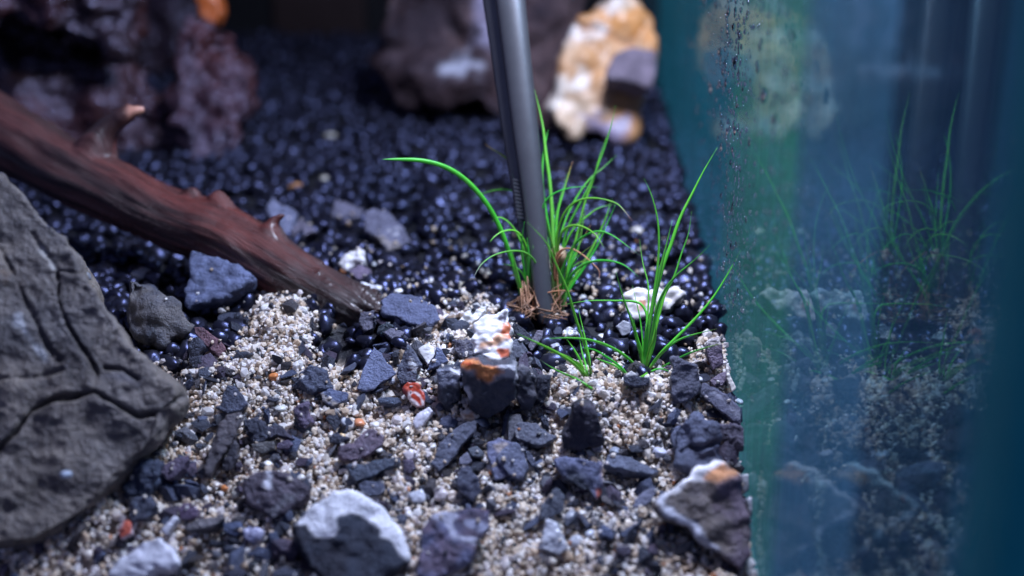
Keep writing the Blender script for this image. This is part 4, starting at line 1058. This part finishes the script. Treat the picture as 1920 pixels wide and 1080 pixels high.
fresh = np.clip(1.2 - seg_dist(pxw, [(246, 210), (266, 204)]) / 11, 0, 1)[:, None]
C = C * (1 - fresh) + fresh * np.array([0.5, 0.24, 0.17])
P0 = ctr[len(ctr) // 2]
me = mesh_np('driftwood', V - P0, FF, C, M['wood'])
ga = me.attributes.new('grain', 'FLOAT_VECTOR', 'POINT')
ga.data.foreach_set('vector', (gr * 2.2).astype(np.float32).ravel())
tag(link('driftwood', me, None, P0), 'smooth reddish brown driftwood branch with a broken twig stub, slanting into the soil', 'driftwood')

# thin dry twig in front of the white quartz
tc_ = catmull([(812, 628, 5), (822, 612, 6), (845, 602, 6), (862, 598, 5), (880, 597, 4)], 18)
P = hit(860, 615)
zt = (P - CAM) @ FWD
c3 = np.array([at(a, b - 4, zt - 0.1) for a, b, r in tc_])
V, Fl = tube(c3, tc_[:, 2] * zt / F_PX * (1 + 0.2 * RNG.normal(size=18)), 8)
me = bpy.data.meshes.new('twig')
me.from_pydata([tuple(v - P) for v in V], [], Fl)
set_color(me, np.tile([0.2, 0.14, 0.10], (len(V), 1)))
me.materials.append(M['root'])
tag(link('twig', me, None, P), 'short bent brown twig lying beside the white stone', 'twig')

# ------------------------------------------------------------------ tweezers
tip = hit(1024, 604)
TZ = (tip - CAM) @ FWD


def arm(path, zoff, name, parent, flat=0.42):
    p = catmull(path, 46)
    s = np.clip((604 - p[:, 1]) / 604, 0, 2)
    z = TZ + 0.7 * s + zoff
    c3 = np.array([at(a, b, zz) for (a, b, r), zz in zip(p, z)])
    r3 = p[:, 2] * z / F_PX
    ring = 20
    T = np.gradient(c3, axis=0)
    T /= np.linalg.norm(T, axis=1)[:, None]
    A = np.cross(T, FWD)
    A /= np.linalg.norm(A, axis=1)[:, None]
    B = np.cross(A, T)
    B *= np.sign(-(B @ FWD))[:, None]           # towards the camera
    V, Fl = [], []
    prof = []
    for j in range(ring):
        a = math.pi * j / (ring - 5) if j <= ring - 5 else None
        if a is not None:
            prof.append((math.cos(a), max(0.0, math.sin(a)) ** 0.8))
        else:
            u = (j - (ring - 5)) / 5
            prof.append((-1 + 2 * u, -0.12))
    for i in range(len(c3)):
        for (u, v) in prof:
            V.append(c3[i] + A[i] * r3[i] * u + B[i] * r3[i] * flat * v * 1.5)
    n = len(c3)
    for i in range(n - 1):
        for j in range(ring):
            k = (j + 1) % ring
            Fl.append([i * ring + j, (i + 1) * ring + j, (i + 1) * ring + k, i * ring + k])
    Fl.append(list(range(ring))[::-1])
    Fl.append([(n - 1) * ring + j for j in range(ring)])
    me = bpy.data.meshes.new(name)
    me.from_pydata([tuple(np.array(v) - tip) for v in V], [], Fl)
    bm = bmesh.new()
    bm.from_mesh(me)
    bmesh.ops.recalc_face_normals(bm, faces=bm.faces)
    bm.to_mesh(me)
    bm.free()
    me.polygons.foreach_set('use_smooth', np.ones(len(me.polygons), bool))
    me.materials.append(M['steel'])
    me.set_sharp_from_angle(angle=math.radians(50))
    return link(name, me, parent)


twz = bpy.data.objects.new('tweezers', None)
COL.objects.link(twz)
twz.location = tip
tag(twz, 'long dark steel tweezers reaching down and gripping the grass clump', 'tweezers')
arm([(932, -240, 33), (945, -100, 30), (957, 0, 28), (971, 120, 26), (986, 250, 24), (999, 360, 21), (1008, 450, 19), (1018, 550, 17), (1022, 590, 15), (1024, 606, 10)], -0.1, 'arm', twz)
inner = arm([(908, -240, 34), (920, -100, 31), (932, 0, 27), (948, 120, 25), (964, 250, 22), (976, 350, 17), (983, 420, 13), (990, 490, 10), (996, 560, 8), (999, 590, 6)], 0.22, 'arm', twz)
for i in range(11):
    y = 338 + i * 7
    x0 = 962 + (y - 338) * 0.12
    z = TZ + 0.7 * (604 - y) / 604 - 0.02
    bm = bmesh.new()
    bmesh.ops.create_cube(bm, size=1)
    for v in bm.verts:
        w_ = at(x0 + 8 + v.co.x * 17, y + v.co.z * 3.0 + v.co.x * 4, z + v.co.y * 0.10)
        v.co = Vector(w_ - tip)
    bmesh.ops.bevel(bm, geom=list(bm.edges), offset=0.004, segments=1, affect='EDGES')
    link('grip_ridge', bm_mesh('grip_ridge', bm, M['steel']), twz)

# ------------------------------------------------------------------ grass
GREEN = np.array([0.07, 0.62, 0.045])
PALE = np.array([0.32, 0.42, 0.16])
SHEATH = np.array([0.42, 0.30, 0.20])
DRY = np.array([0.55, 0.24, 0.12])


def blade(parent, base, zb, pts, wpx, tipcol=None, basecol=None, off=0.0, tip_from=0.8, dry=False, z0=0.0, name='blade', gmul=1.0, blunt=False):
    """pts run from base to tip in R-frame coordinates"""
    p = np.array(fr('R', pts))
    n = max(14, len(pts) * 5)
    q = catmull(p, n)
    t = np.linspace(0, 1, n)
    c3 = []
    for (x, y), tt in zip(q, t):
        z = zb + z0 + off * tt
        for _ in range(60):
            P = at(x, y, z)
            if tt < 0.06 or P[2] > float(ground_h(np.array([P[0]]), np.array([P[1]]))[0]) + 0.10:
                break
            z -= 0.05
        c3.append(P)
    c3 = np.array(c3)
    # smooth any depth corrections
    for _ in range(3):
        c3[1:-1] = (c3[:-2] + 2 * c3[1:-1] + c3[2:]) / 4
    c3 = c3[np.concatenate([[True], np.linalg.norm(np.diff(c3, axis=0), axis=1) > 1e-4])]
    n = len(c3)
    t = np.linspace(0, 1, n)
    prof = (0.75 + 0.25 * np.sin(np.clip(t * 2.2, 0, math.pi))) * np.clip(1 - t ** (7 if blunt else 2.6), 0.06, 1)
    r3 = 1.12 * wpx / 1.8 / 2 * zb / F_PX * prof
    V, Fl = tube(c3, r3, 6, flat=0.55)
    base_c = PALE if basecol is None else np.array(basecol)
    tip_c = GREEN if tipcol is None else np.array(tipcol)
    g = GREEN * gmul * random.uniform(0.75, 1.15) + np.array([random.uniform(0, 0.14), 0, random.uniform(0, 0.03)])
    C = np.zeros((n, 3))
    for i, tt in enumerate(t):
        if dry:
            C[i] = DRY * random.uniform(0.85, 1.15)
        else:
            a = np.clip((0.22 - tt) / 0.2, 0, 1)
            b = np.clip((tt - tip_from) / max(1e-3, 0.98 - tip_from), 0, 1) if tipcol is not None else 0
            a = min(1, a + 0.25 * max(0, math.sin(tt * 9 + wpx)) * random.random())
            C[i] = (g * (1 - a) + base_c * a) * (1 - b) + tip_c * b
    C = np.concatenate([np.repeat(C, 6, 0), C[:1], C[-1:]])
    me = bpy.data.meshes.new(name)
    me.from_pydata([tuple(v - base) for v in V], [], Fl)
    me.polygons.foreach_set('use_smooth', np.ones(len(me.polygons), bool))
    set_color(me, C)
    me.materials.append(M['root'] if dry else M['leaf'])
    return link(name, me, parent)


def plant(label, rp, name='grass_plant'):
    P = hit(*fr('R', [rp])[0])
    o = bpy.data.objects.new(name, None)
    COL.objects.link(o)
    o.location = P
    tag(o, label, 'grass plant', 'grass plants')
    return o, P, (P - CAM) @ FWD


YT, OT, PT = (0.5, 0.45, 0.12), (0.7, 0.33, 0.14), (0.6, 0.25, 0.25)
g1, B1, Z1 = plant('grass clump with brown roots gripped between the tweezer arms', (575, 770))
cl = [
    ([(560, 760), (530, 680), (500, 580), (450, 450), (380, 350), (300, 285), (210, 255), (120, 250), (65, 250)], 15, dict(off=-1.0, blunt=True)),
    ([(640, 700), (610, 560), (585, 440), (540, 375), (490, 352), (440, 355), (400, 368), (368, 383)], 8, dict(off=0.9)),
    ([(620, 700), (590, 480), (560, 350), (520, 280), (490, 250), (450, 222), (418, 203), (416, 196)], 7, dict(off=1.0, tipcol=OT, tip_from=0.35)),
    ([(562, 740), (555, 600), (535, 530), (505, 475), (470, 447), (445, 448), (438, 462)], 7, dict(off=-0.4)),
    ([(566, 740), (565, 610), (548, 530), (515, 490), (470, 494), (440, 515), (430, 530)], 7, dict(off=-0.8)),
    ([(600, 740), (590, 620), (565, 575), (520, 558), (450, 570), (400, 604), (374, 650)], 7, dict(off=-1.4, tipcol=(0.5, 0.5, 0.45), tip_from=0.8)),
    ([(560, 750), (550, 660), (540, 590), (536, 530), (546, 460)], 9, dict(off=-0.5)),
    ([(562, 760), (560, 650), (560, 580), (555, 515)], 15, dict(off=-0.4, basecol=SHEATH)),
    ([(545, 765), (532, 690), (520, 630), (505, 560)], 13, dict(off=-0.5, basecol=SHEATH)),
    ([(578, 765), (585, 690), (580, 620), (575, 540)], 11, dict(off=-0.3, basecol=SHEATH)),
    ([(565, 750), (550, 660), (520, 615), (470, 602)], 5, dict(off=-0.5)),
    ([(650, 760), (645, 600), (640, 450), (632, 330), (618, 230), (610, 150), (596, 80), (580, 15)], 13, dict(off=0.3)),
    ([(655, 760), (648, 600), (622, 450), (606, 330), (610, 230), (620, 180), (626, 150)], 9, dict(off=0.3)),
    ([(652, 760), (645, 600), (645, 450), (635, 350), (622, 265)], 7, dict(off=0.6)),
    ([(660, 760), (655, 620), (652, 520), (658, 430), (675, 370), (695, 300), (709, 256)], 8, dict(off=0.3, tipcol=OT, tip_from=0.72)),
    ([(662, 770), (668, 600), (685, 500), (722, 420), (770, 330), (810, 230), (838, 140), (854, 66)], 9, dict(off=-0.3)),
    ([(668, 770), (680, 680), (695, 600), (720, 520), (748, 400), (778, 320), (800, 240), (832, 150)], 9, dict(off=0.2)),
    ([(655, 770), (652, 600), (668, 505), (704, 410), (760, 322), (810, 280), (857, 235)], 7, dict(off=0.5)),
    ([(650, 770), (630, 550), (606, 450), (612, 400), (640, 368), (690, 348), (740, 342), (800, 345)], 6, dict(off=-0.5)),
    ([(655, 770), (650, 620), (655, 510), (678, 435), (720, 392), (780, 380), (850, 395), (882, 422), (910, 458)], 8, dict(off=-0.8, tipcol=PT, tip_from=0.8)),
    ([(670, 770), (690, 690), (740, 610), (780, 540), (820, 450), (840, 382)], 10, dict(off=0.4)),
    ([(672, 770), (692, 700), (745, 620), (790, 545), (820, 480), (853, 404)], 8, dict(off=-0.2)),
    ([(665, 770), (662, 670), (690, 580), (730, 520), (790, 492), (840, 505), (890, 540), (937, 575)], 8, dict(off=-1.2, tipcol=(0.2, 0.35, 0.2))),
    ([(658, 770), (655, 640), (660, 540), (680, 486), (720, 472), (762, 486), (792, 512), (816, 550)], 9, dict(off=-0.9)),
    ([(672, 770), (682, 690), (710, 632), (760, 598), (820, 591), (880, 605), (930, 645)], 10, dict(off=-0.9)),
    ([(655, 770), (645, 650), (640, 520), (662, 400), (690, 300)], 7, dict(off=0.6)),
    ([(660, 770), (655, 640), (700, 500), (760, 440), (800, 412), (850, 402)], 7, dict(off=0.3)),
    ([(660, 770), (652, 600), (636, 520), (618, 440)], 8, dict(off=-0.4)),
    ([(662, 770), (690, 640), (725, 560), (742, 470), (750, 420)], 8, dict(off=0.5)),
    ([(668, 765), (672, 700), (690, 640), (715, 560)], 15, dict(off=0.1, basecol=SHEATH)),
    ([(655, 765), (652, 690), (668, 610), (690, 560)], 12, dict(off=0.1, basecol=SHEATH)),
    ([(660, 760), (670, 690), (700, 660), (730, 640)], 5, dict(off=-0.5)),
]
for pts, wd, kw in cl:
    blade(g1, B1, Z1, pts, wd, **kw)
for pts, wd in (([(665, 740), (655, 620), (670, 560), (700, 550), (740, 570), (780, 605), (800, 630), (795, 660)], 6), ([(565, 760), (580, 730), (610, 705), (660, 693), (720, 695)], 6), ([(650, 660), (648, 600), (665, 560), (690, 548)], 10), ([(655, 650), (660, 590), (680, 565)], 10)):
    blade(g1, B1, Z1, pts, wd, dry=True, off=-0.3, z0=-0.2, name='dry_blade')
# roots: a tangle of thin fibres
Vr, Fr, n0 = [], [], 0
for i in range(46):
    side = i % 4
    cx0 = (560, 560, 545, 655)[side]
    a = [(cx0 + random.gauss(0, 14), 690 + random.gauss(0, 18)), (cx0 + random.gauss(-15, 26), 735 + random.gauss(0, 12)), (cx0 + random.gauss(-15, 30), 760 + random.gauss(0, 12)), (cx0 + random.gauss(-15, 32), 782 + random.gauss(0, 12))]
    q = catmull(fr('R', a), 10)
    zz = Z1 - 0.12 + random.gauss(0, 0.12) - np.linspace(0, 0.25, 10)
    c3 = np.array([at(x, y, z) for (x, y), z in zip(q, zz)])
    v, f = tube(c3, np.full(10, random.uniform(0.006, 0.017)), 5)
    Vr.append(v)
    Fr += [[k + n0 for k in ff] for ff in f]
    n0 += len(v)
Vr = np.concatenate(Vr)
me = bpy.data.meshes.new('roots')
me.from_pydata([tuple(v - B1) for v in Vr], [], Fr)
me.polygons.foreach_set('use_smooth', np.ones(len(me.polygons), bool))
set_color(me, np.array([0.26, 0.13, 0.07]) * (1 + 0.8 * vnoise(Vr * 6))[:, None])
me.materials.append(M['root'])
o = link('roots', me, g1)
o['kind'] = 'stuff'
# crown: brown sheath bulbs at the base of the stems
for (x, y, wx, hy) in ((556, 715, 22, 62), (660, 580, 26, 40)):
    px, py = fr('R', [(x, y)])[0]
    V0, F0 = ICO3
    c0 = at(px, py, Z1 - 0.02)
    sx, sz = wx / 1.8 * Z1 / F_PX, hy / 1.8 * Z1 / F_PX
    V = V0 * np.array([sx, sx, sz]) * (1 + 0.2 * fbm(V0 * np.array([3, 3, 0.8]) + x, 3))[:, None] + c0 - B1
    t = np.clip(V0[:, 2] * 0.6 + 0.4, 0, 1)[:, None]
    C = (1 - t) * np.array([0.34, 0.16, 0.08]) + t * np.array([0.42, 0.32, 0.20])
    link('crown', mesh_np('crown', V, F0, C, M['root']), g1)

for i in range(9):
    x1, y1 = random.uniform(520, 800), random.uniform(400, 600)
    x0 = 560 if x1 < 600 else 662
    mid = ((x0 * 0.6 + x1 * 0.4) + random.uniform(-12, 12), (760 + y1) / 2 - random.uniform(20, 60))
    blade(g1, B1, Z1, [(x0, 765), (x0 * 0.85 + x1 * 0.15, 690), mid, (x1, y1)], random.uniform(5, 7), off=random.uniform(-0.8, 0.6), tipcol=random.choice([YT, OT, (0.3, 0.4, 0.12)]), tip_from=random.uniform(0.55, 0.8))
g2, B2, Z2 = plant('free-standing grass plant with upright blades between the tweezers and the glass', (950, 965))
b0 = (950, 970)
cl = [
    ([b0, (955, 880), (975, 760), (1010, 620), (1040, 540), (1070, 450), (1110, 370), (1150, 290), (1197, 210)], 14, dict(off=0.2)),
    ([b0, (960, 850), (980, 720), (995, 620), (1000, 530), (995, 450), (975, 370), (950, 315)], 9, dict(off=-0.2)),
    ([b0, (975, 900), (990, 800), (1012, 720), (1050, 650), (1075, 570), (1100, 500), (1110, 425)], 9, dict(off=0.4)),
    ([b0, (957, 880), (975, 760), (1000, 640), (1020, 560), (1045, 455)], 14, dict(off=-0.1)),
    ([b0, (970, 870), (990, 760), (1020, 690), (1060, 640), (1120, 590), (1172, 538)], 9, dict(off=-0.5)),
    ([(962, 968), (1000, 910), (1060, 850), (1120, 790), (1180, 720), (1230, 640), (1276, 556)], 10, dict(off=0.3)),
    ([(962, 968), (1000, 915), (1060, 862), (1130, 838), (1196, 822)], 8, dict(off=-0.3, tipcol=(0.3, 0.4, 0.15))),
    ([(990, 962), (1040, 935), (1100, 905), (1160, 885), (1226, 867)], 7, dict(off=-0.6, tipcol=YT, tip_from=0.7)),
    ([b0, (945, 910), (960, 800), (965, 680), (945, 600), (935, 520)], 7, dict(off=0.5)),
    ([b0, (930, 880), (910, 800), (880, 720), (855, 630)], 9, dict(off=-0.3)),
    ([b0, (945, 870), (935, 780), (910, 675)], 6, dict(off=0.3)),
    ([(942, 968), (900, 925), (850, 890), (780, 862), (700, 852), (610, 856)], 10, dict(off=-0.9)),
    ([(965, 972), (985, 960), (1010, 957), (1037, 966)], 6, dict(off=-0.5)),
    ([(972, 962), (950, 980), (915, 1000), (880, 1028)], 9, dict(off=-0.7)),
    ([b0, (955, 850), (960, 780), (940, 738), (900, 728), (850, 727), (760, 727), (670, 742)], 9, dict(off=0.3)),
    ([b0, (975, 880), (1000, 780), (1022, 700), (1033, 670)], 9, dict(off=0.2)),
    ([b0, (985, 870), (990, 780), (985, 690)], 9, dict(off=0.4)),
    ([b0, (965, 900), (985, 850), (990, 800)], 8, dict(off=-0.3, basecol=SHEATH)),
    ([b0, (940, 900), (925, 850), (915, 790)], 13, dict(off=-0.2)),
    ([b0, (955, 900), (958, 840), (965, 790)], 15, dict(off=-0.2)),
    ([(960, 968), (985, 930), (1020, 890), (1060, 855)], 10, dict(off=-0.4, basecol=(0.5, 0.35, 0.14))),
]
for pts, wd, kw in cl:
    blade(g2, B2, Z2, pts, wd, gmul=1.05, basecol=kw.pop('basecol', (0.20, 0.45, 0.08)), **kw)
g3, B3, Z3 = plant('small grass sprout with low arching blades behind the pale sand mound', (760, 985), 'grass_sprout')
cl = [
    ([(752, 988), (720, 945), (660, 905), (590, 870), (522, 838)], 11, dict(off=-0.8)),
    ([(755, 988), (730, 945), (680, 910), (620, 900)], 8, dict(off=-0.4, tipcol=YT)),
    ([(795, 1038), (760, 1015), (720, 990), (650, 960), (598, 926)], 9, dict(off=-0.2, tipcol=(0.2, 0.3, 0.2))),
    ([(772, 975), (755, 900), (720, 790), (690, 690), (650, 600), (620, 530), (556, 462)], 9, dict(off=-0.9)),
    ([(755, 990), (735, 930), (712, 890), (690, 858)], 8, dict(off=0.0)),
    ([(768, 980), (765, 920), (745, 830), (727, 752)], 7, dict(off=0.3)),
    ([(900, 985), (870, 950), (820, 915), (780, 892), (735, 884)], 8, dict(off=-0.4)),
    ([(890, 975), (850, 945), (810, 930), (785, 918)], 7, dict(off=-0.2)),
    ([(758, 988), (745, 960), (730, 940), (712, 925)], 11, dict(off=-0.2)),
    ([(762, 985), (752, 940), (740, 900), (733, 860)], 8, dict(off=0.2)),
]
for pts, wd, kw in cl:
    blade(g3, B3, Z3, pts, wd, basecol=(0.16, 0.42, 0.07), **kw)

# ------------------------------------------------------------------ loose small chips
protos = []
for i in range(22):
    r = np.random.default_rng(100 + i)
    pts = r.normal(size=(11, 3))
    pts /= np.linalg.norm(pts, axis=1)[:, None]
    pts *= r.uniform(0.7, 1.1, (11, 1)) * np.array([1.0, r.uniform(0.5, 0.9), r.uniform(0.16, 0.4)])
    bm = bmesh.new()
    for p in pts:
        bm.verts.new(p)
    bmesh.ops.convex_hull(bm, input=bm.verts)
    bmesh.ops.bevel(bm, geom=list(bm.edges), offset=0.05, segments=1, affect='EDGES')
    me = bm_mesh('slate_crumb', bm, M['slate'])
    base = [BL, DK, MD, PU, BR, GR, (0.10, 0.11, 0.16)][i % 7]
    set_color(me, np.tile(base, (len(me.vertices), 1)) * r.uniform(0.8, 1.3))
    me['tone'] = ['blue-grey', 'near-black', 'charcoal', 'purplish', 'brownish', 'pale grey', 'bluish'][i % 7]
    protos.append(me)
first = None
zones = [(300, 1390, 690, 900, 115, '{} slate crumb lying loose among the pale sand grains', 'slate crumbs in the sand', (9, 30)),
         (380, 960, 600, 720, 60, '{} crumb in the rubble between driftwood tip and white stone', 'crumbs between driftwood and white stone', (9, 28)),
         (230, 1400, 900, 1075, 70, '{} blurred slate crumb in the soft front sand', 'crumbs in the front sand', (12, 36)),
         (1250, 1395, 650, 860, 20, '{} crumb in the rubble along the glass', 'crumbs along the glass', (7, 15)),
         (820, 1060, 590, 700, 26, '{} crumb around the white stone and the tweezer tip', 'crumbs around the white stone', (7, 17))]
for x0, x1, y0, y1, n, label, group, (r0, r1) in zones:
    for i in range(n):
        px, py = random.uniform(x0, x1), random.uniform(y0, y1)
        P = hit(px, py)
        if P[0] > XG - 0.2:
            continue
        R = random.uniform(r0, r1) * ((P - CAM) @ FWD) / F_PX
        me = random.choice(protos)
        if first is None:
            first = link('slate_crumb', me)
            o = first
        else:
            o = first.copy()
            o.data = me
            COL.objects.link(o)
        o.location = P + np.array([0, 0, R * 0.3])
        o.scale = (R, R, R)
        o.rotation_euler = (random.gauss(0.3, 0.5), random.gauss(0, 0.5), random.uniform(0, 6.28))
        word = 'tiny' if R < 0.12 else 'small' if R < 0.2 else 'larger'
        tag(o, label.format(word + ' ' + me['tone']), 'slate crumb', group)

# ------------------------------------------------------------------ black soil granules
n = 8000
x = np.minimum(RNG.uniform(-13.5, XG + 0.1, n), XG - 0.12)
y = RNG.uniform(-2.2, 23.4, n)
rad = RNG.uniform(0.105, 0.205, n)
z = ground_h(x, y) + RNG.uniform(-0.12, 0.06, n)
pxs, _ = project(np.stack([x, y, z], -1))
sd = sdist(pxs, SAND_PX)
keep = (sd < 0 + RNG.normal(0, 9, n)) & (pxs[:, 0] > -350) & (pxs[:, 0] < 1700)
x, y, z, rad = x[keep], y[keep], z[keep], rad[keep]
C = np.tile([0.008, 0.008, 0.011], (len(x), 1)) * RNG.uniform(0.5, 1.8, (len(x), 1))
tag(grains('aquarium_soil', ICO2, np.stack([x, y, z], -1), rad, C, M['soil'], 0.50, 0.68, True), 'black glossy soil granules covering the bed behind the sand', 'soil granules', kind='stuff')

# ------------------------------------------------------------------ pale sand
n = 82000
x = RNG.uniform(-9.5, XG - 0.05, n)
y = RNG.uniform(-7.6, 2.6, n)
big = RNG.random(n) < 0.13
rad = np.where(big, RNG.uniform(0.05, 0.085, n), RNG.uniform(0.022, 0.051, n))
lump = np.clip(fbm(np.stack([x * 2.6, y * 2.6, np.zeros(n)], -1), 3), -0.6, 1)
z = ground_h(x, y) + 0.13 * lump + RNG.uniform(-0.05, 0.05, n)
pxs, _ = project(np.stack([x, y, z], -1))
sd = sdist(pxs, SAND_PX)
keep = (sd > RNG.normal(0, 10, n)) & (pxs[:, 0] > -60) & (pxs[:, 1] < 1260)
x, y, z, rad = x[keep], y[keep], z[keep], rad[keep]
P = np.stack([x, y, z], -1)
# grains lying on the stones, and stray ones on the soil
tops = np.concatenate(TOPS)
tr_ = RNG.uniform(0.018, 0.045, len(tops))
m = 420
sx, sy = RNG.uniform(-6, XG - 0.1, m), RNG.uniform(0.2, 5, m) * RNG.random(m)
stray = np.stack([sx, sy, ground_h(sx, sy) + 0.12], -1)
P = np.concatenate([P, tops + np.array([0, 0, 0.012]), stray])
rad = np.concatenate([rad, tr_, RNG.uniform(0.025, 0.06, m)])
n = len(P)
pal = np.array([(0.82, 0.70, 0.57), (0.87, 0.80, 0.73), (0.90, 0.87, 0.86), (0.70, 0.55, 0.41), (0.78, 0.72, 0.72), (0.55, 0.25, 0.12), (0.06, 0.06, 0.075)])
pick = RNG.choice(7, n, p=[0.26, 0.26, 0.16, 0.10, 0.13, 0.008, 0.082])
C = pal[pick] * RNG.uniform(0.8, 1.12, (n, 1))
tag(grains('sand', ICO1, P, rad, C, M['sand'], 0.48, 0.55, False), 'coarse pale quartz sand sloping to the front', 'sand', kind='stuff')
# dark angular grit mixed into the sand
n = 4200
x = RNG.uniform(-9.5, XG - 0.08, n)
y = RNG.uniform(-7.0, 2.2, n)
rad = np.exp(RNG.uniform(math.log(0.04), math.log(0.2), n))
z = ground_h(x, y) + RNG.uniform(0.02, 0.12, n)
pxs, _ = project(np.stack([x, y, z], -1))
dens = fbm(np.stack([x * 0.7, y * 0.7, np.ones(n)], -1), 3)
bright = np.minimum(np.hypot((pxs[:, 0] - 1160) / 150, (pxs[:, 1] - 760) / 90), np.hypot((pxs[:, 0] - 740) / 150, (pxs[:, 1] - 790) / 55))
bright = np.minimum(bright, np.hypot((pxs[:, 0] - 540) / 90, (pxs[:, 1] - 640) / 110))
keep = (sdist(pxs, SAND_PX) > -14) & (RNG.random(n) < np.clip(bright - 0.35, 0.05, 1)) & (dens > RNG.normal(-0.05, 0.45, n)) & (pxs[:, 0] > -60)
P = np.stack([x, y, z], -1)[keep]
pal = np.array([BL, DK, MD, PU, BR, GR])
C = pal[RNG.integers(0, 6, len(P))] * RNG.uniform(0.6, 1.1, (len(P), 1))
tag(grains('slate_grit', ICO1, P, rad[keep], C, M['slate'], 0.55, 0.28, False), 'fine dark slate grit mixed into the pale sand', 'grit', kind='stuff')
print('tris', sum(sum(len(p.vertices) - 2 for p in o.data.polygons) for o in COL.objects if o.type == 'MESH'))
print('profile', [(round(a, 2), round(b, 2)) for a, b in PROFILE], 'XG', XG, 'stones', len([o for o in COL.objects]))
